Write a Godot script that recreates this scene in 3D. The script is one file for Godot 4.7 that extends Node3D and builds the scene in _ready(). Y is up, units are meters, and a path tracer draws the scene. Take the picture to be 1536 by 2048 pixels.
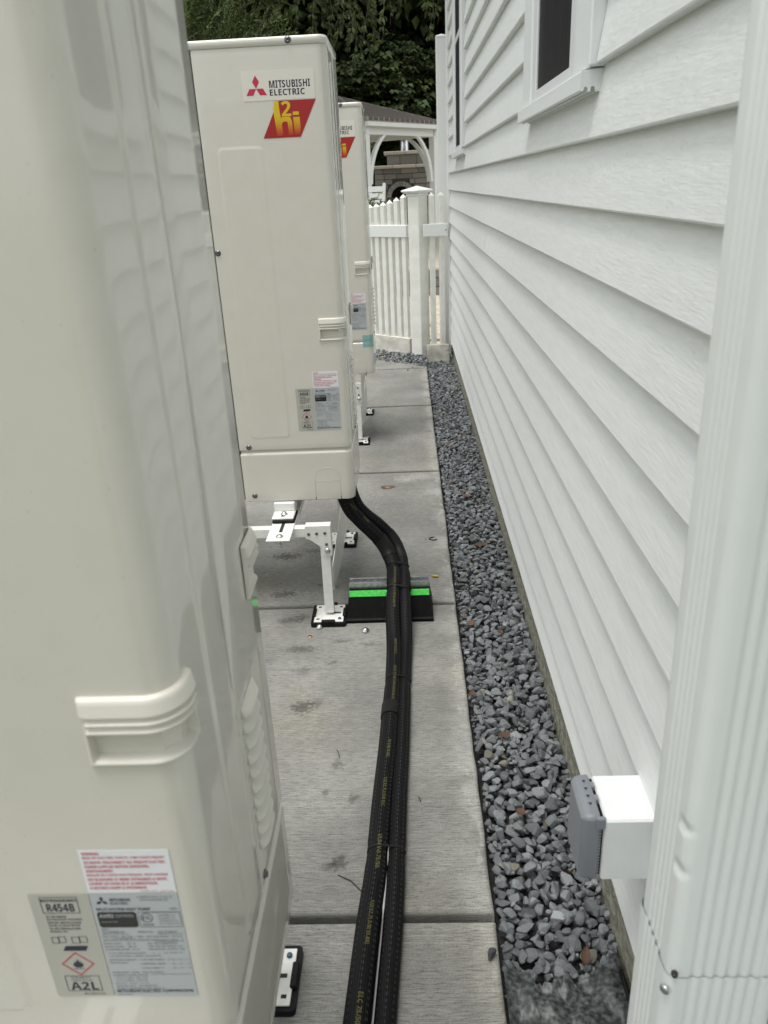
extends Node3D
# A side yard: three heat pump units on stands along a white clapboard house.

var rng := RandomNumberGenerator.new()
var M := {}          # materials by name
var used := {}       # numbering of names per parent

# ------------------------------------------------------------------ mesh builder
class Mb:
	var st := SurfaceTool.new()
	var uvs := false
	func _init(smooth := false):
		st.begin(Mesh.PRIMITIVE_TRIANGLES)
		st.set_smooth_group(0 if smooth else -1)
	func smooth(on: bool):
		st.set_smooth_group(0 if on else -1)
	func col(c: Color):
		st.set_color(c)
	func tri(a: Vector3, b: Vector3, c: Vector3):
		st.add_vertex(a); st.add_vertex(c); st.add_vertex(b)
	# a flat polygon, turned so that its front looks along out
	func poly(p: Array, out: Vector3):
		var n: Vector3 = (p[1] - p[0]).cross(p[2] - p[0])
		for i in range(1, p.size() - 1):
			if n.dot(out) >= 0.0:
				tri(p[0], p[i], p[i + 1])
			else:
				tri(p[0], p[i + 1], p[i])
	func box(c: Vector3, s: Vector3, bev := 0.002, bs := Basis()):
		var h := s * 0.5
		var b: float = minf(bev, minf(h.x, minf(h.y, h.z)) * 0.9)
		var pt := func(sx: int, sy: int, sz: int, ax: int) -> Vector3:
			var v := Vector3(sx * (h.x - b), sy * (h.y - b), sz * (h.z - b))
			v[ax] = [sx, sy, sz][ax] * h[ax]
			return c + bs * v
		for ax in 3:
			var u := (ax + 1) % 3
			var w := (ax + 2) % 3
			for s1 in [-1, 1]:
				var q := []
				for k in [[-1, -1], [1, -1], [1, 1], [-1, 1]]:
					var sg := [0, 0, 0]
					sg[ax] = s1; sg[u] = k[0]; sg[w] = k[1]
					q.append(pt.call(sg[0], sg[1], sg[2], ax))
				var o := Vector3(); o[ax] = s1
				poly(q, bs * o)
		if b <= 0.0:
			return
		for ax in 3:     # edges along ax
			var u := (ax + 1) % 3
			var w := (ax + 2) % 3
			for su in [-1, 1]:
				for sw in [-1, 1]:
					var q := []
					for k in [[-1, u], [1, u], [1, w], [-1, w]]:
						var sg := [0, 0, 0]
						sg[ax] = k[0]; sg[u] = su; sg[w] = sw
						q.append(pt.call(sg[0], sg[1], sg[2], k[1]))
					var o := Vector3(); o[u] = su; o[w] = sw
					poly(q, bs * o)
		for sx in [-1, 1]:
			for sy in [-1, 1]:
				for sz in [-1, 1]:
					poly([pt.call(sx, sy, sz, 0), pt.call(sx, sy, sz, 1), pt.call(sx, sy, sz, 2)], bs * Vector3(sx, sy, sz))
	# outline in the plane (ax, ay) through o, pushed along az
	func ext(outline: Array, o: Vector3, ax: Vector3, ay: Vector3, az: Vector3, caps := true):
		var n := outline.size()
		var area := 0.0
		for i in n:
			var a: Vector2 = outline[i]
			var b: Vector2 = outline[(i + 1) % n]
			area += a.cross(b)
		var sg := 1.0 if area > 0.0 else -1.0
		for i in n:
			var a: Vector2 = outline[i]
			var b: Vector2 = outline[(i + 1) % n]
			var d := (b - a)
			var nr := Vector2(d.y, -d.x) * sg
			var A := o + ax * a.x + ay * a.y
			var B := o + ax * b.x + ay * b.y
			poly([A, B, B + az, A + az], ax * nr.x + ay * nr.y)
		if caps:
			var ix := Geometry2D.triangulate_polygon(PackedVector2Array(outline))
			for i in range(0, ix.size(), 3):
				var t := []
				for k in 3:
					var p: Vector2 = outline[ix[i + k]]
					t.append(o + ax * p.x + ay * p.y)
				poly(t, -az)
				poly([t[0] + az, t[1] + az, t[2] + az], az)
	func flat(outline: Array, o: Vector3, ax: Vector3, ay: Vector3, out: Vector3):
		var ix := Geometry2D.triangulate_polygon(PackedVector2Array(outline))
		for i in range(0, ix.size(), 3):
			var t := []
			for k in 3:
				var p: Vector2 = outline[ix[i + k]]
				t.append(o + ax * p.x + ay * p.y)
			poly(t, out)
	# grid of points rows x cols, front on the side where (next col - this) x (next row - this) points
	func grid(g: Array, close := false, uv = null):
		var rows := g.size()
		var cols: int = g[0].size()
		var last := cols if close else cols - 1
		for i in rows - 1:
			for j in last:
				var k := (j + 1) % cols
				var q := [[i, j, j], [i, k, j + 1], [i + 1, k, j + 1], [i + 1, j, j]]
				for t in [[0, 2, 1], [0, 3, 2]]:
					for m in t:
						if uvs and uv != null:
							st.set_uv(uv.call(q[m][0], q[m][2]))
						st.add_vertex(g[q[m][0]][q[m][1]])
	func tube(p: Array, r, n := 10, caps := true, vscale := 1.0, squash := 1.0):
		var g := []
		var up := Vector3(0, 1, 0)
		var lens := [0.0]
		var t0: Vector3 = (p[1] - p[0]).normalized()
		if absf(t0.dot(up)) > 0.9:
			up = Vector3(0, 0, 1)
		var side := t0.cross(up).normalized()
		for i in p.size():
			var t: Vector3 = (p[mini(i + 1, p.size() - 1)] - p[maxi(i - 1, 0)]).normalized()
			side = (side - t * side.dot(t)).normalized()
			var w := t.cross(side).normalized()
			var rr: float = r[i] if r is Array else r
			var ring := []
			for k in n:
				var a := TAU * k / n
				ring.append(p[i] + side * cos(a) * rr + w * sin(a) * rr * squash)
			g.append(ring)
			if i > 0:
				lens.append(lens[-1] + p[i].distance_to(p[i - 1]))
		grid(g, true, func(i, j): return Vector2(float(j) / n, lens[i] * vscale))
		if caps:
			for i in range(1, n - 1):
				tri(g[0][0], g[0][i + 1], g[0][i])
				tri(g[-1][0], g[-1][i], g[-1][i + 1])
	func cyl(a: Vector3, b: Vector3, r: float, n := 12):
		var sm := []
		sm.append(a); sm.append(b)
		tube(sm, r, n, true)
	# round profile [[radius, height], ...] turned about axis at o
	func lathe(prof: Array, o: Vector3, axis := Vector3.UP, n := 16):
		var s := axis.cross(Vector3(0.31, 0.52, 0.79)).normalized()
		var w := axis.cross(s)
		var g := []
		for q in prof:
			var ring := []
			for k in n:
				var a := TAU * k / n
				ring.append(o + axis * q[1] + (s * cos(a) + w * sin(a)) * q[0])
			g.append(ring)
		grid(g, true)
	func loops(ol: Array, nr: Array, rows: Array, top := true, bottom := false):
		var g := []
		for rw in rows:
			var ring := []
			for i in ol.size():
				var p: Vector2 = ol[i] + nr[i] * rw[1]
				ring.append(Vector3(p.x, rw[0], p.y))
			g.append(ring)
		grid(g, true)
		var n := ol.size()
		for i in range(1, n - 1):
			if top:
				poly([g[-1][0], g[-1][i], g[-1][i + 1]], Vector3.UP)
			if bottom:
				poly([g[0][0], g[0][i], g[0][i + 1]], Vector3.DOWN)
	func mesh() -> ArrayMesh:
		st.generate_normals()
		return st.commit()

# ------------------------------------------------------------------ naming
func numbered(called: String, parent: Node) -> String:
	var key := "%d/%s" % [parent.get_instance_id(), called]
	var n: int = used.get(key, 0)
	used[key] = n + 1
	return called if n == 0 else "%s_%03d" % [called, n]

func put(called: String, mesh, mat: Material, parent: Node = self, at := Vector3.ZERO) -> MeshInstance3D:
	var o := MeshInstance3D.new()
	o.mesh = mesh.mesh() if mesh is Mb else mesh
	o.material_override = mat
	o.name = numbered(called, parent)
	o.position = at
	parent.add_child(o, true)
	return o

func thing(called: String, label: String, category: String, at := Vector3.ZERO, group := "") -> Node3D:
	var o := Node3D.new()
	o.name = numbered(called, self)
	o.position = at
	add_child(o, true)
	return tag(o, label, category, group)

func tag(o: Node3D, label: String, category: String, group := "") -> Node3D:
	o.set_meta("label", label)
	o.set_meta("category", category)
	if group:
		o.set_meta("group", group)
	return o

func struct(o: Node3D, label := "") -> Node3D:
	o.set_meta("kind", "structure")
	if label:
		o.set_meta("label", label)
	return o

func copy_of(o: Node3D, called: String, label: String, at: Vector3) -> Node3D:
	var c: Node3D = o.duplicate()
	c.name = numbered(called, self)
	add_child(c, true)
	c.position = at
	c.set_meta("label", label)
	return c

func stuff(o: Node3D) -> Node3D:
	o.set_meta("kind", "stuff")
	return o

# ------------------------------------------------------------------ textures and materials
func lin(r: float, g: float, b: float) -> Color:
	return Color(r, g, b).linear_to_srgb()

func mat(called: String, c: Color, rough := 0.6, metal := 0.0) -> StandardMaterial3D:
	var m := StandardMaterial3D.new()
	m.resource_name = called
	m.albedo_color = c
	m.roughness = rough
	m.metallic = metal
	M[called] = m
	return m

func noise_img(sd: int, freq: float, oct := 4, w := 512, h := 512, type := FastNoiseLite.TYPE_SIMPLEX_SMOOTH, warp := 0.0) -> Image:
	var n := FastNoiseLite.new()
	n.seed = sd
	n.noise_type = type
	n.frequency = freq
	n.fractal_octaves = oct
	if warp > 0.0:
		n.domain_warp_enabled = true
		n.domain_warp_amplitude = warp
		n.domain_warp_frequency = freq * 0.6
	return n.get_seamless_image(w, h, false, false, 0.15)

func ramp_img(src: Image, lo: Color, hi: Color, gain := 1.0) -> Image:
	var w := src.get_width()
	var h := src.get_height()
	src.convert(Image.FORMAT_L8)
	var d := src.get_data()
	var o := PackedByteArray()
	o.resize(w * h * 3)
	var lut := []
	for i in 256:
		var t := clampf((i / 255.0 - 0.5) * gain + 0.5, 0.0, 1.0)
		var c := lo.lerp(hi, t)
		lut.append([int(c.r * 255), int(c.g * 255), int(c.b * 255)])
	for i in w * h:
		var c = lut[d[i]]
		o[i * 3] = c[0]; o[i * 3 + 1] = c[1]; o[i * 3 + 2] = c[2]
	return Image.create_from_data(w, h, false, Image.FORMAT_RGB8, o)

func tex(im: Image) -> ImageTexture:
	return ImageTexture.create_from_image(im)

func bump(im: Image, k := 1.0) -> ImageTexture:
	var c: Image = im.duplicate()
	c.convert(Image.FORMAT_RGBA8)
	c.bump_map_to_normal_map(k)
	return ImageTexture.create_from_image(c)

func tri(m: StandardMaterial3D, sc: Vector3, world := true):
	m.uv1_triplanar = true
	m.uv1_world_triplanar = world
	m.uv1_scale = sc
	m.uv1_triplanar_sharpness = 4.0

func concrete_fine() -> Image:      # broomed: fine streaks along u (the slab's width), pits
	var w := 1024
	var h := 1024
	var n1 := FastNoiseLite.new(); n1.seed = 5; n1.noise_type = FastNoiseLite.TYPE_SIMPLEX_SMOOTH; n1.frequency = 0.05; n1.fractal_octaves = 2
	var o := PackedByteArray(); o.resize(w * h)
	var r := RandomNumberGenerator.new(); r.seed = 77
	var line := []
	for y in h:
		line.append(r.randf_range(-1, 1))
	for y in h:
		var b: float = line[y] * 0.6 + line[(y + 1) % h] * 0.4
		for x in w:
			var tx := absf(x - w * 0.5) * 2.0     # mirrored along u so that it tiles
			var s := n1.get_noise_2d(tx * 0.14, y * 4.5)
			var f := n1.get_noise_2d(tx * 0.9 + 900.0, y * 7.0)
			var v: float = 0.80 + 0.13 * s + 0.10 * f + 0.06 * b + r.randf_range(-0.085, 0.085)
			if s < -0.40 and f < 0.1:
				v -= 0.13
			o[y * w + x] = int(clampf(v, 0.0, 1.0) * 255.0)
	for k in 2600:
		var x := r.randi_range(2, w - 3)
		var y := r.randi_range(2, h - 3)
		var dv := r.randf_range(0.35, 0.75)
		for q in [[0, 0], [1, 0], [0, 1]]:
			if q == [0, 0] or r.randf() < 0.5:
				o[(y + q[1]) * w + x + q[0]] = int(o[(y + q[1]) * w + x + q[0]] * dv)
	return Image.create_from_data(w, h, false, Image.FORMAT_L8, o)

const SX0 := -1.5
const SX1 := 0.15
const SZ0 := -7.3
const SZ1 := 0.7
const JOINTS := [0.45, -1.112, -2.375, -3.728, -4.99, -6.10, -7.2]

func concrete_stains() -> Image:    # the stains and pale deposits of the walk, u = x, v = z
	var w := 640
	var h := 2048
	var n := FastNoiseLite.new(); n.seed = 11; n.noise_type = FastNoiseLite.TYPE_SIMPLEX_SMOOTH; n.frequency = 1.0; n.fractal_octaves = 4
	var n2 := FastNoiseLite.new(); n2.seed = 23; n2.noise_type = FastNoiseLite.TYPE_SIMPLEX_SMOOTH; n2.frequency = 1.0; n2.fractal_octaves = 3
	var spots := [   # x, z, half width, half depth, strength : damp spots
		[-0.34, -1.80, 0.035, 0.03, 0.34], [-0.30, -1.82, 0.02, 0.02, 0.2], [-0.36, -1.98, 0.03, 0.022, 0.2], [-0.27, -2.02, 0.02, 0.012, 0.22], [-0.22, -1.56, 0.014, 0.02, 0.22],
		[-0.17, -1.44, 0.016, 0.018, 0.25], [-0.24, -1.46, 0.012, 0.014, 0.22], [-0.19, -1.25, 0.02, 0.02, 0.3], [-0.21, -1.24, 0.018, 0.012, 0.2], [-0.44, -2.28, 0.05, 0.02, 0.22], [-0.40, -2.30, 0.03, 0.02, 0.2],
		[-0.50, -2.46, 0.045, 0.022, 0.25], [-0.46, -2.47, 0.02, 0.02, 0.2], [-0.36, -2.53, 0.012, 0.01, 0.3], [-0.30, -2.51, 0.014, 0.01, 0.3], [-0.52, -2.78, 0.06, 0.03, 0.35], [-0.42, -2.82, 0.06, 0.02, 0.18],
		[-0.40, -2.60, 0.2, 0.18, 0.10], [-0.38, -2.10, 0.05, 0.02, 0.25], [-0.25, -2.14, 0.035, 0.012, 0.2], [-0.16, -2.12, 0.03, 0.012, 0.18], [-0.10, -3.36, 0.12, 0.20, 0.08], [-0.05, -3.62, 0.06, 0.05, -0.22], [0.03, -3.66, 0.05, 0.06, -0.12],
		[-0.16, -4.30, 0.12, 0.2, 0.12], [-0.4, -3.2, 0.2, 0.3, 0.10], [0.02, -2.52, 0.09, 0.14, -0.06], [-0.28, -1.95, 0.1, 0.25, -0.05], [-0.05, -1.22, 0.05, 0.06, 0.08]]
	var o := PackedByteArray(); o.resize(w * h * 3)
	for y in h:
		var z := lerpf(SZ0, SZ1, (y + 0.5) / h)
		var jd := 9.0
		for j in JOINTS:
			jd = minf(jd, absf(z - j))
		var near := []
		for s in spots:
			if absf(z - s[1]) < s[3] * 2.2:
				near.append(s)
		for x in w:
			var X := lerpf(SX0, SX1, (x + 0.5) / w)
			var a := n.get_noise_2d(X * 2.2, z * 2.2)
			var b := n2.get_noise_2d(X * 9.0, z * 22.0)
			var v := 0.80 + 0.12 * a + 0.025 * b
			for s in near:
				var d := Vector2((X - s[0]) / s[2], (z - s[1]) / s[3]).length() + 0.9 * n2.get_noise_2d(X * 55.0, z * 75.0)
				var k := 1.0 - smoothstep(0.35, 1.25, d)
				v *= 1.0 - 1.0 * s[4] * k
			if jd < 0.045:            # the smooth troweled band beside each joint
				v = lerpf(v, 0.82 + 0.06 * a, 0.6 * (1.0 - smoothstep(0.03, 0.045, jd)))
			var edge := 0.135 - X
			var e := (1.0 - smoothstep(0.01, 0.05 + 0.035 * (a + 1.0), edge)) * smoothstep(-0.25, 0.4, n2.get_noise_2d(X * 5.0 + 40.0, z * 6.0) + 0.25)
			v += 0.16 * e
			var cl := (1.0 - smoothstep(0.0, 0.06, edge)) * smoothstep(0.15, 0.5, n2.get_noise_2d(X * 30.0, z * 14.0))
			v += 0.16 * cl
			var warm := smoothstep(0.1, 0.6, n.get_noise_2d(X * 1.3 + 70.0, z * 1.1 + 5.0)) * 0.035
			v = clampf(v, 0.0, 1.0)
			var i := (y * w + x) * 3
			o[i] = int(clampf(v * (1.0 + warm * 0.5), 0, 1) * 255.0)
			o[i + 1] = int(v * 252.0)
			o[i + 2] = int(clampf(v * (0.955 - warm), 0, 1) * 255.0)
	return Image.create_from_data(w, h, false, Image.FORMAT_RGB8, o)

func hose_img() -> Image:           # knitted sleeve: ribs along the length with pale stitches
	var w := 256
	var h := 64
	var im := Image.create(w, h, false, Image.FORMAT_RGB8)
	var r := RandomNumberGenerator.new(); r.seed = 9
	for x in w:
		var rib := 0.5 + 0.5 * cos(TAU * x / 8.0)
		for y in h:
			var st := 0.5 + 0.5 * cos(TAU * y / 8.0 + (PI if (x / 8) % 2 else 0.0))
			var v := 0.03 + 0.10 * rib * rib + r.randf() * 0.03
			if (x / 8) % 4 == 1 and rib > 0.5:
				v += 0.34 * pow(st, 2)
			im.set_pixel(x, y, Color(v, v, v * 1.02))
	return im

func specks_img(base: float, n: int, sd: int) -> Image:
	var w := 512
	var im := noise_img(sd, 0.02, 3, w, w)
	im = ramp_img(im, Color(base * 0.8, base * 0.8, base * 0.8), Color(base * 1.2, base * 1.2, base * 1.2), 1.6)
	var r := RandomNumberGenerator.new(); r.seed = sd
	for k in n:
		var v := r.randf_range(0.4, 0.9)
		var p := Vector2i(r.randi_range(0, w - 2), r.randi_range(0, w - 2))
		im.set_pixelv(p, Color(v, v, v))
		if r.randf() < 0.3:
			im.set_pixelv(p + Vector2i(1, 0), Color(v, v, v))
	return im

func make_materials():
	var soft := noise_img(3, 0.008, 4)
	var grainy := noise_img(4, 0.05, 4)
	# painted steel of the units
	var p := mat("ivory_paint", lin(0.65, 0.622, 0.562), 0.26)
	p.metallic_specular = 0.5
	p.clearcoat_enabled = true
	p.clearcoat = 0.7
	p.clearcoat_roughness = 0.05
	p.normal_enabled = true
	p.normal_texture = bump(noise_img(8, 0.012, 2), 1.2)
	p.normal_scale = 0.05
	var dust := ramp_img(noise_img(9, 0.006, 5, 1024, 1024), Color(0.982, 0.982, 0.978), Color(1, 1, 1), 1.0)
	var dr := RandomNumberGenerator.new(); dr.seed = 14
	for k in 220:
		var q := Vector2i(dr.randi_range(2, 1020), dr.randi_range(2, 1020))
		var dk := dr.randf_range(0.55, 0.9)
		for e in dr.randi_range(1, 3):
			dust.set_pixelv(q + Vector2i(dr.randi_range(0, 1), dr.randi_range(0, 2)), Color(dk, dk, dk * 0.95))
	p.albedo_texture = tex(dust)
	tri(p, Vector3(2.0, 2.0, 2.0), false)
	mat("handle_plastic", lin(0.66, 0.632, 0.572), 0.35)
	var w := mat("white_steel", lin(0.80, 0.80, 0.78), 0.3)
	w.albedo_texture = tex(ramp_img(noise_img(31, 0.03, 4), Color(0.96, 0.96, 0.95), Color(1, 1, 1), 1.2))
	tri(w, Vector3(2, 2, 2))
	mat("zinc", lin(0.55, 0.56, 0.57), 0.32, 1.0)
	mat("dark_zinc", lin(0.16, 0.16, 0.16), 0.4, 0.9)
	mat("copper", lin(0.7, 0.36, 0.2), 0.3, 1.0)
	mat("blue_bolt", lin(0.03, 0.09, 0.15), 0.4)
	var g := mat("galvanised", lin(0.75, 0.77, 0.78), 0.3, 0.9)
	g.albedo_texture = tex(ramp_img(noise_img(12, 0.03, 2, 256, 256, FastNoiseLite.TYPE_CELLULAR), Color(0.75, 0.75, 0.76), Color(1, 1, 1)))
	tri(g, Vector3(9, 9, 9))
	var rb := mat("rubber", Color(1, 1, 1), 0.55)
	rb.albedo_texture = tex(specks_img(0.05, 150, 41))
	rb.metallic_specular = 0.25
	tri(rb, Vector3(3, 3, 3))
	mat("black_rubber", lin(0.007, 0.007, 0.008), 0.5).metallic_specular = 0.3
	var gs := mat("green_stripe", lin(0.11, 0.80, 0.13), 0.45)
	gs.albedo_texture = tex(ramp_img(noise_img(44, 0.03, 4), Color(0.84, 0.86, 0.84), Color(1, 1, 1), 1.6))
	tri(gs, Vector3(5, 5, 5))
	mat("dark_gap", lin(0.02, 0.02, 0.02), 0.7)
	mat("fan_plastic", lin(0.03, 0.03, 0.03), 0.5)
	# stickers
	mat("white_sticker", lin(0.74, 0.75, 0.78), 0.35)
	mat("silver_sticker", lin(0.43, 0.455, 0.475), 0.35)
	mat("beige_sticker", lin(0.44, 0.43, 0.385), 0.4)
	mat("logo_sticker", lin(0.695, 0.668, 0.607), 0.3)
	mat("navy_ink", lin(0.012, 0.013, 0.04), 0.4)
	mat("grey_ink", lin(0.07, 0.075, 0.09), 0.4)
	mat("red_ink", lin(0.5, 0.02, 0.06), 0.4)
	mat("warning_ink", lin(0.55, 0.05, 0.10), 0.4)
	mat("badge_red", lin(0.35, 0.013, 0.012), 0.3)
	mat("black_ink", lin(0.015, 0.015, 0.015), 0.35)
	var bl := mat("badge_letters", Color(1, 1, 1), 0.3)
	bl.vertex_color_use_as_albedo = true
	var tp := mat("teal_tape", Color(lin(0.22, 0.5, 0.5), 0.62), 0.4)
	tp.transparency = BaseMaterial3D.TRANSPARENCY_ALPHA
	# house
	var s := mat("clapboard_paint", Color(1, 1, 1), 0.5)
	var wood := noise_img(21, 0.022, 4, 512, 512, FastNoiseLite.TYPE_SIMPLEX_SMOOTH, 25.0)
	s.albedo_texture = tex(ramp_img(noise_img(22, 0.01, 5), Color(0.865, 0.874, 0.868), Color(0.893, 0.901, 0.896), 1.2))
	s.normal_enabled = true
	s.normal_texture = bump(wood, 6.0)
	s.normal_scale = 0.48
	tri(s, Vector3(14.0, 14.0, 1.3))
	# tiny dirt specks and paint flecks, flat on the boards
	var sp := Image.create(1024, 1024, false, Image.FORMAT_RGB8)
	sp.fill(Color(1, 1, 1))
	var sr := RandomNumberGenerator.new(); sr.seed = 61
	for k in 46:
		var q := Vector2i(sr.randi_range(3, 1018), sr.randi_range(3, 1018))
		var dk := sr.randf_range(0.3, 0.75)
		for e in sr.randi_range(1, 4):
			sp.set_pixelv(q + Vector2i(sr.randi_range(0, 1), sr.randi_range(0, 2)), Color(dk, dk, dk * 0.95))
	s.detail_enabled = true
	s.detail_blend_mode = BaseMaterial3D.BLEND_MODE_MUL
	s.detail_uv_layer = BaseMaterial3D.DETAIL_UV_2
	s.detail_albedo = tex(sp)
	s.uv2_triplanar = true
	s.uv2_world_triplanar = true
	s.uv2_scale = Vector3(1.2, 1.2, 1.2)
	s.uv2_triplanar_sharpness = 4.0
	var tr := mat("trim_paint", lin(0.79, 0.81, 0.81), 0.4)
	tr.normal_enabled = true
	tr.normal_texture = bump(noise_img(24, 0.02, 3), 3.0)
	tr.normal_scale = 0.25
	tri(tr, Vector3(3, 1.5, 3))
	tr.detail_enabled = true
	tr.detail_blend_mode = BaseMaterial3D.BLEND_MODE_MUL
	tr.detail_uv_layer = BaseMaterial3D.DETAIL_UV_2
	tr.detail_albedo = s.detail_albedo
	tr.uv2_triplanar = true
	tr.uv2_world_triplanar = true
	tr.uv2_scale = Vector3(2.2, 2.2, 2.2)
	mat("vinyl", lin(0.74, 0.76, 0.775), 0.35)
	var dm := mat("downspout_paint", lin(0.78, 0.81, 0.80), 0.3)
	dm.normal_enabled = true
	dm.normal_texture = bump(noise_img(25, 0.01, 2), 2.0)
	dm.normal_scale = 0.2
	tri(dm, Vector3(3, 3, 3))
	var sc := mat("window_screen", lin(0.022, 0.022, 0.024), 0.45)
	sc.metallic_specular = 0.2
	sc.normal_enabled = true
	sc.normal_texture = bump(noise_img(26, 0.02, 2), 4.0)
	sc.normal_scale = 1.0
	tri(sc, Vector3(9, 0.15, 9))
	var fo := mat("foundation_parge", Color(1, 1, 1), 0.9)
	fo.albedo_texture = tex(ramp_img(noise_img(27, 0.02, 5), Color(0.46, 0.45, 0.40), Color(0.66, 0.645, 0.58), 1.4))
	fo.normal_enabled = true
	fo.normal_texture = bump(grainy, 4.0)
	tri(fo, Vector3(2.5, 2.5, 2.5))
	mat("grey_plastic", lin(0.21, 0.225, 0.25), 0.4)
	mat("shingle", lin(0.06, 0.06, 0.062), 0.9)
	var sw := mat("stained_white", Color(1, 1, 1), 0.45)
	sw.albedo_texture = tex(ramp_img(noise_img(28, 0.012, 5), Color(0.89, 0.885, 0.85), Color(0.95, 0.95, 0.935), 1.2))
	tri(sw, Vector3(1.4, 1.4, 1.4))
	var dw := mat("soiled_white", Color(1, 1, 1), 0.55)
	dw.albedo_texture = tex(ramp_img(noise_img(45, 0.010, 5), Color(0.74, 0.72, 0.66), Color(0.92, 0.915, 0.89), 1.4))
	tri(dw, Vector3(1.6, 1.6, 1.6))
	mat("white_vinyl", lin(0.80, 0.81, 0.80), 0.35)
	# ground
	var c := mat("broomed_concrete", lin(0.58, 0.59, 0.60), 0.85)
	var fine := concrete_fine()
	c.albedo_texture = tex(fine)
	c.normal_enabled = true
	c.normal_texture = bump(fine, 2.0)
	c.normal_scale = 0.6
	c.detail_enabled = true
	c.detail_blend_mode = BaseMaterial3D.BLEND_MODE_MUL
	c.detail_uv_layer = BaseMaterial3D.DETAIL_UV_2
	c.detail_albedo = tex(concrete_stains())
	mat("joint_grey", lin(0.05, 0.05, 0.047), 0.95)
	var so := mat("dark_soil", Color(1, 1, 1), 0.95)
	so.albedo_texture = tex(ramp_img(noise_img(32, 0.04, 5), Color(0.1, 0.1, 0.1), Color(0.25, 0.25, 0.25), 1.5))
	tri(so, Vector3(4, 4, 4))
	var gr := mat("lawn_green", Color(1, 1, 1), 0.95)
	gr.albedo_texture = tex(ramp_img(noise_img(33, 0.03, 5), Color(0.16, 0.22, 0.1), Color(0.32, 0.36, 0.2), 1.5))
	tri(gr, Vector3(0.8, 0.8, 0.8))
	var sn := mat("slate_stone", Color(1, 1, 1), 0.75)
	var spk := noise_img(34, 0.10, 4)
	sn.albedo_texture = tex(ramp_img(spk, Color(0.40, 0.41, 0.42), Color(1, 1, 1), 2.2))
	sn.normal_enabled = true
	sn.normal_texture = bump(spk, 5.0)
	sn.normal_scale = 0.8
	sn.vertex_color_use_as_albedo = true
	tri(sn, Vector3(0.35, 0.35, 0.35), false)      # stones are modelled at one metre and scaled down
	var ws := mat("wet_sheet", Color(1, 1, 1), 0.38)
	ws.albedo_texture = tex(ramp_img(noise_img(35, 0.045, 5, 512, 512, FastNoiseLite.TYPE_SIMPLEX_SMOOTH, 0.0), Color(0.12, 0.145, 0.15), Color(0.38, 0.39, 0.385), 1.5))
	ws.normal_enabled = true
	ws.normal_texture = bump(noise_img(36, 0.02, 3), 4.0)
	ws.normal_scale = 0.4
	tri(ws, Vector3(3.2, 3.2, 3.2))
	var ho := mat("hose_sleeve", Color(0.66, 0.66, 0.68), 0.6)
	var hi := hose_img()
	ho.albedo_texture = tex(hi)
	ho.normal_enabled = true
	ho.normal_texture = bump(hi, 4.0)
	ho.normal_scale = 1.0
	ho.metallic_specular = 0.3
	mat("yellow_print", lin(0.085, 0.08, 0.02), 0.7)
	mat("black_tape", lin(0.010, 0.010, 0.010), 0.5).metallic_specular = 0.3
	mat("white_cable", lin(0.48, 0.48, 0.48), 0.4)
	mat("dry_leaf", lin(0.13, 0.07, 0.045), 0.7)
	mat("yellow_plastic", lin(0.55, 0.40, 0.03), 0.5)
	mat("orange_leaf", lin(0.10, 0.052, 0.032), 0.75)
	# far things
	var rf := mat("brown_metal_roof", lin(0.34, 0.30, 0.28), 0.35)
	rf.metallic_specular = 0.6
	var st := mat("block_stone", Color(1, 1, 1), 0.85)
	st.vertex_color_use_as_albedo = true
	st.albedo_texture = tex(ramp_img(noise_img(37, 0.03, 5), Color(0.80, 0.79, 0.77), Color(1, 1, 1), 1.4))
	tri(st, Vector3(2, 2, 2))
	mat("soot", lin(0.008, 0.008, 0.008), 0.9)
	var pv := mat("pale_paver", Color(1, 1, 1), 0.85)
	pv.albedo_texture = tex(ramp_img(noise_img(38, 0.02, 4), Color(0.62, 0.59, 0.53), Color(0.78, 0.75, 0.69), 1.4))
	tri(pv, Vector3(1, 1, 1))
	var bk := mat("bark", Color(1, 1, 1), 0.9)
	bk.albedo_texture = tex(ramp_img(noise_img(39, 0.03, 4), Color(0.15, 0.13, 0.11), Color(0.32, 0.29, 0.26), 1.5))
	tri(bk, Vector3(3, 0.6, 3))
	var lf := mat("leaf", Color(1, 1, 1), 0.6)
	lf.metallic_specular = 0.3
	lf.vertex_color_use_as_albedo = true
	lf.backlight_enabled = true
	lf.backlight = Color(0.25, 0.3, 0.12)

# ------------------------------------------------------------------ lettering
var FONTS := {}
func font(kind: String) -> Font:
	if not FONTS.has(kind):
		var f := SystemFont.new()
		f.font_names = PackedStringArray(["Droid Sans"])
		if kind == "bold":
			f.font_weight = 700
		FONTS[kind] = f
	return FONTS[kind]

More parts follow.
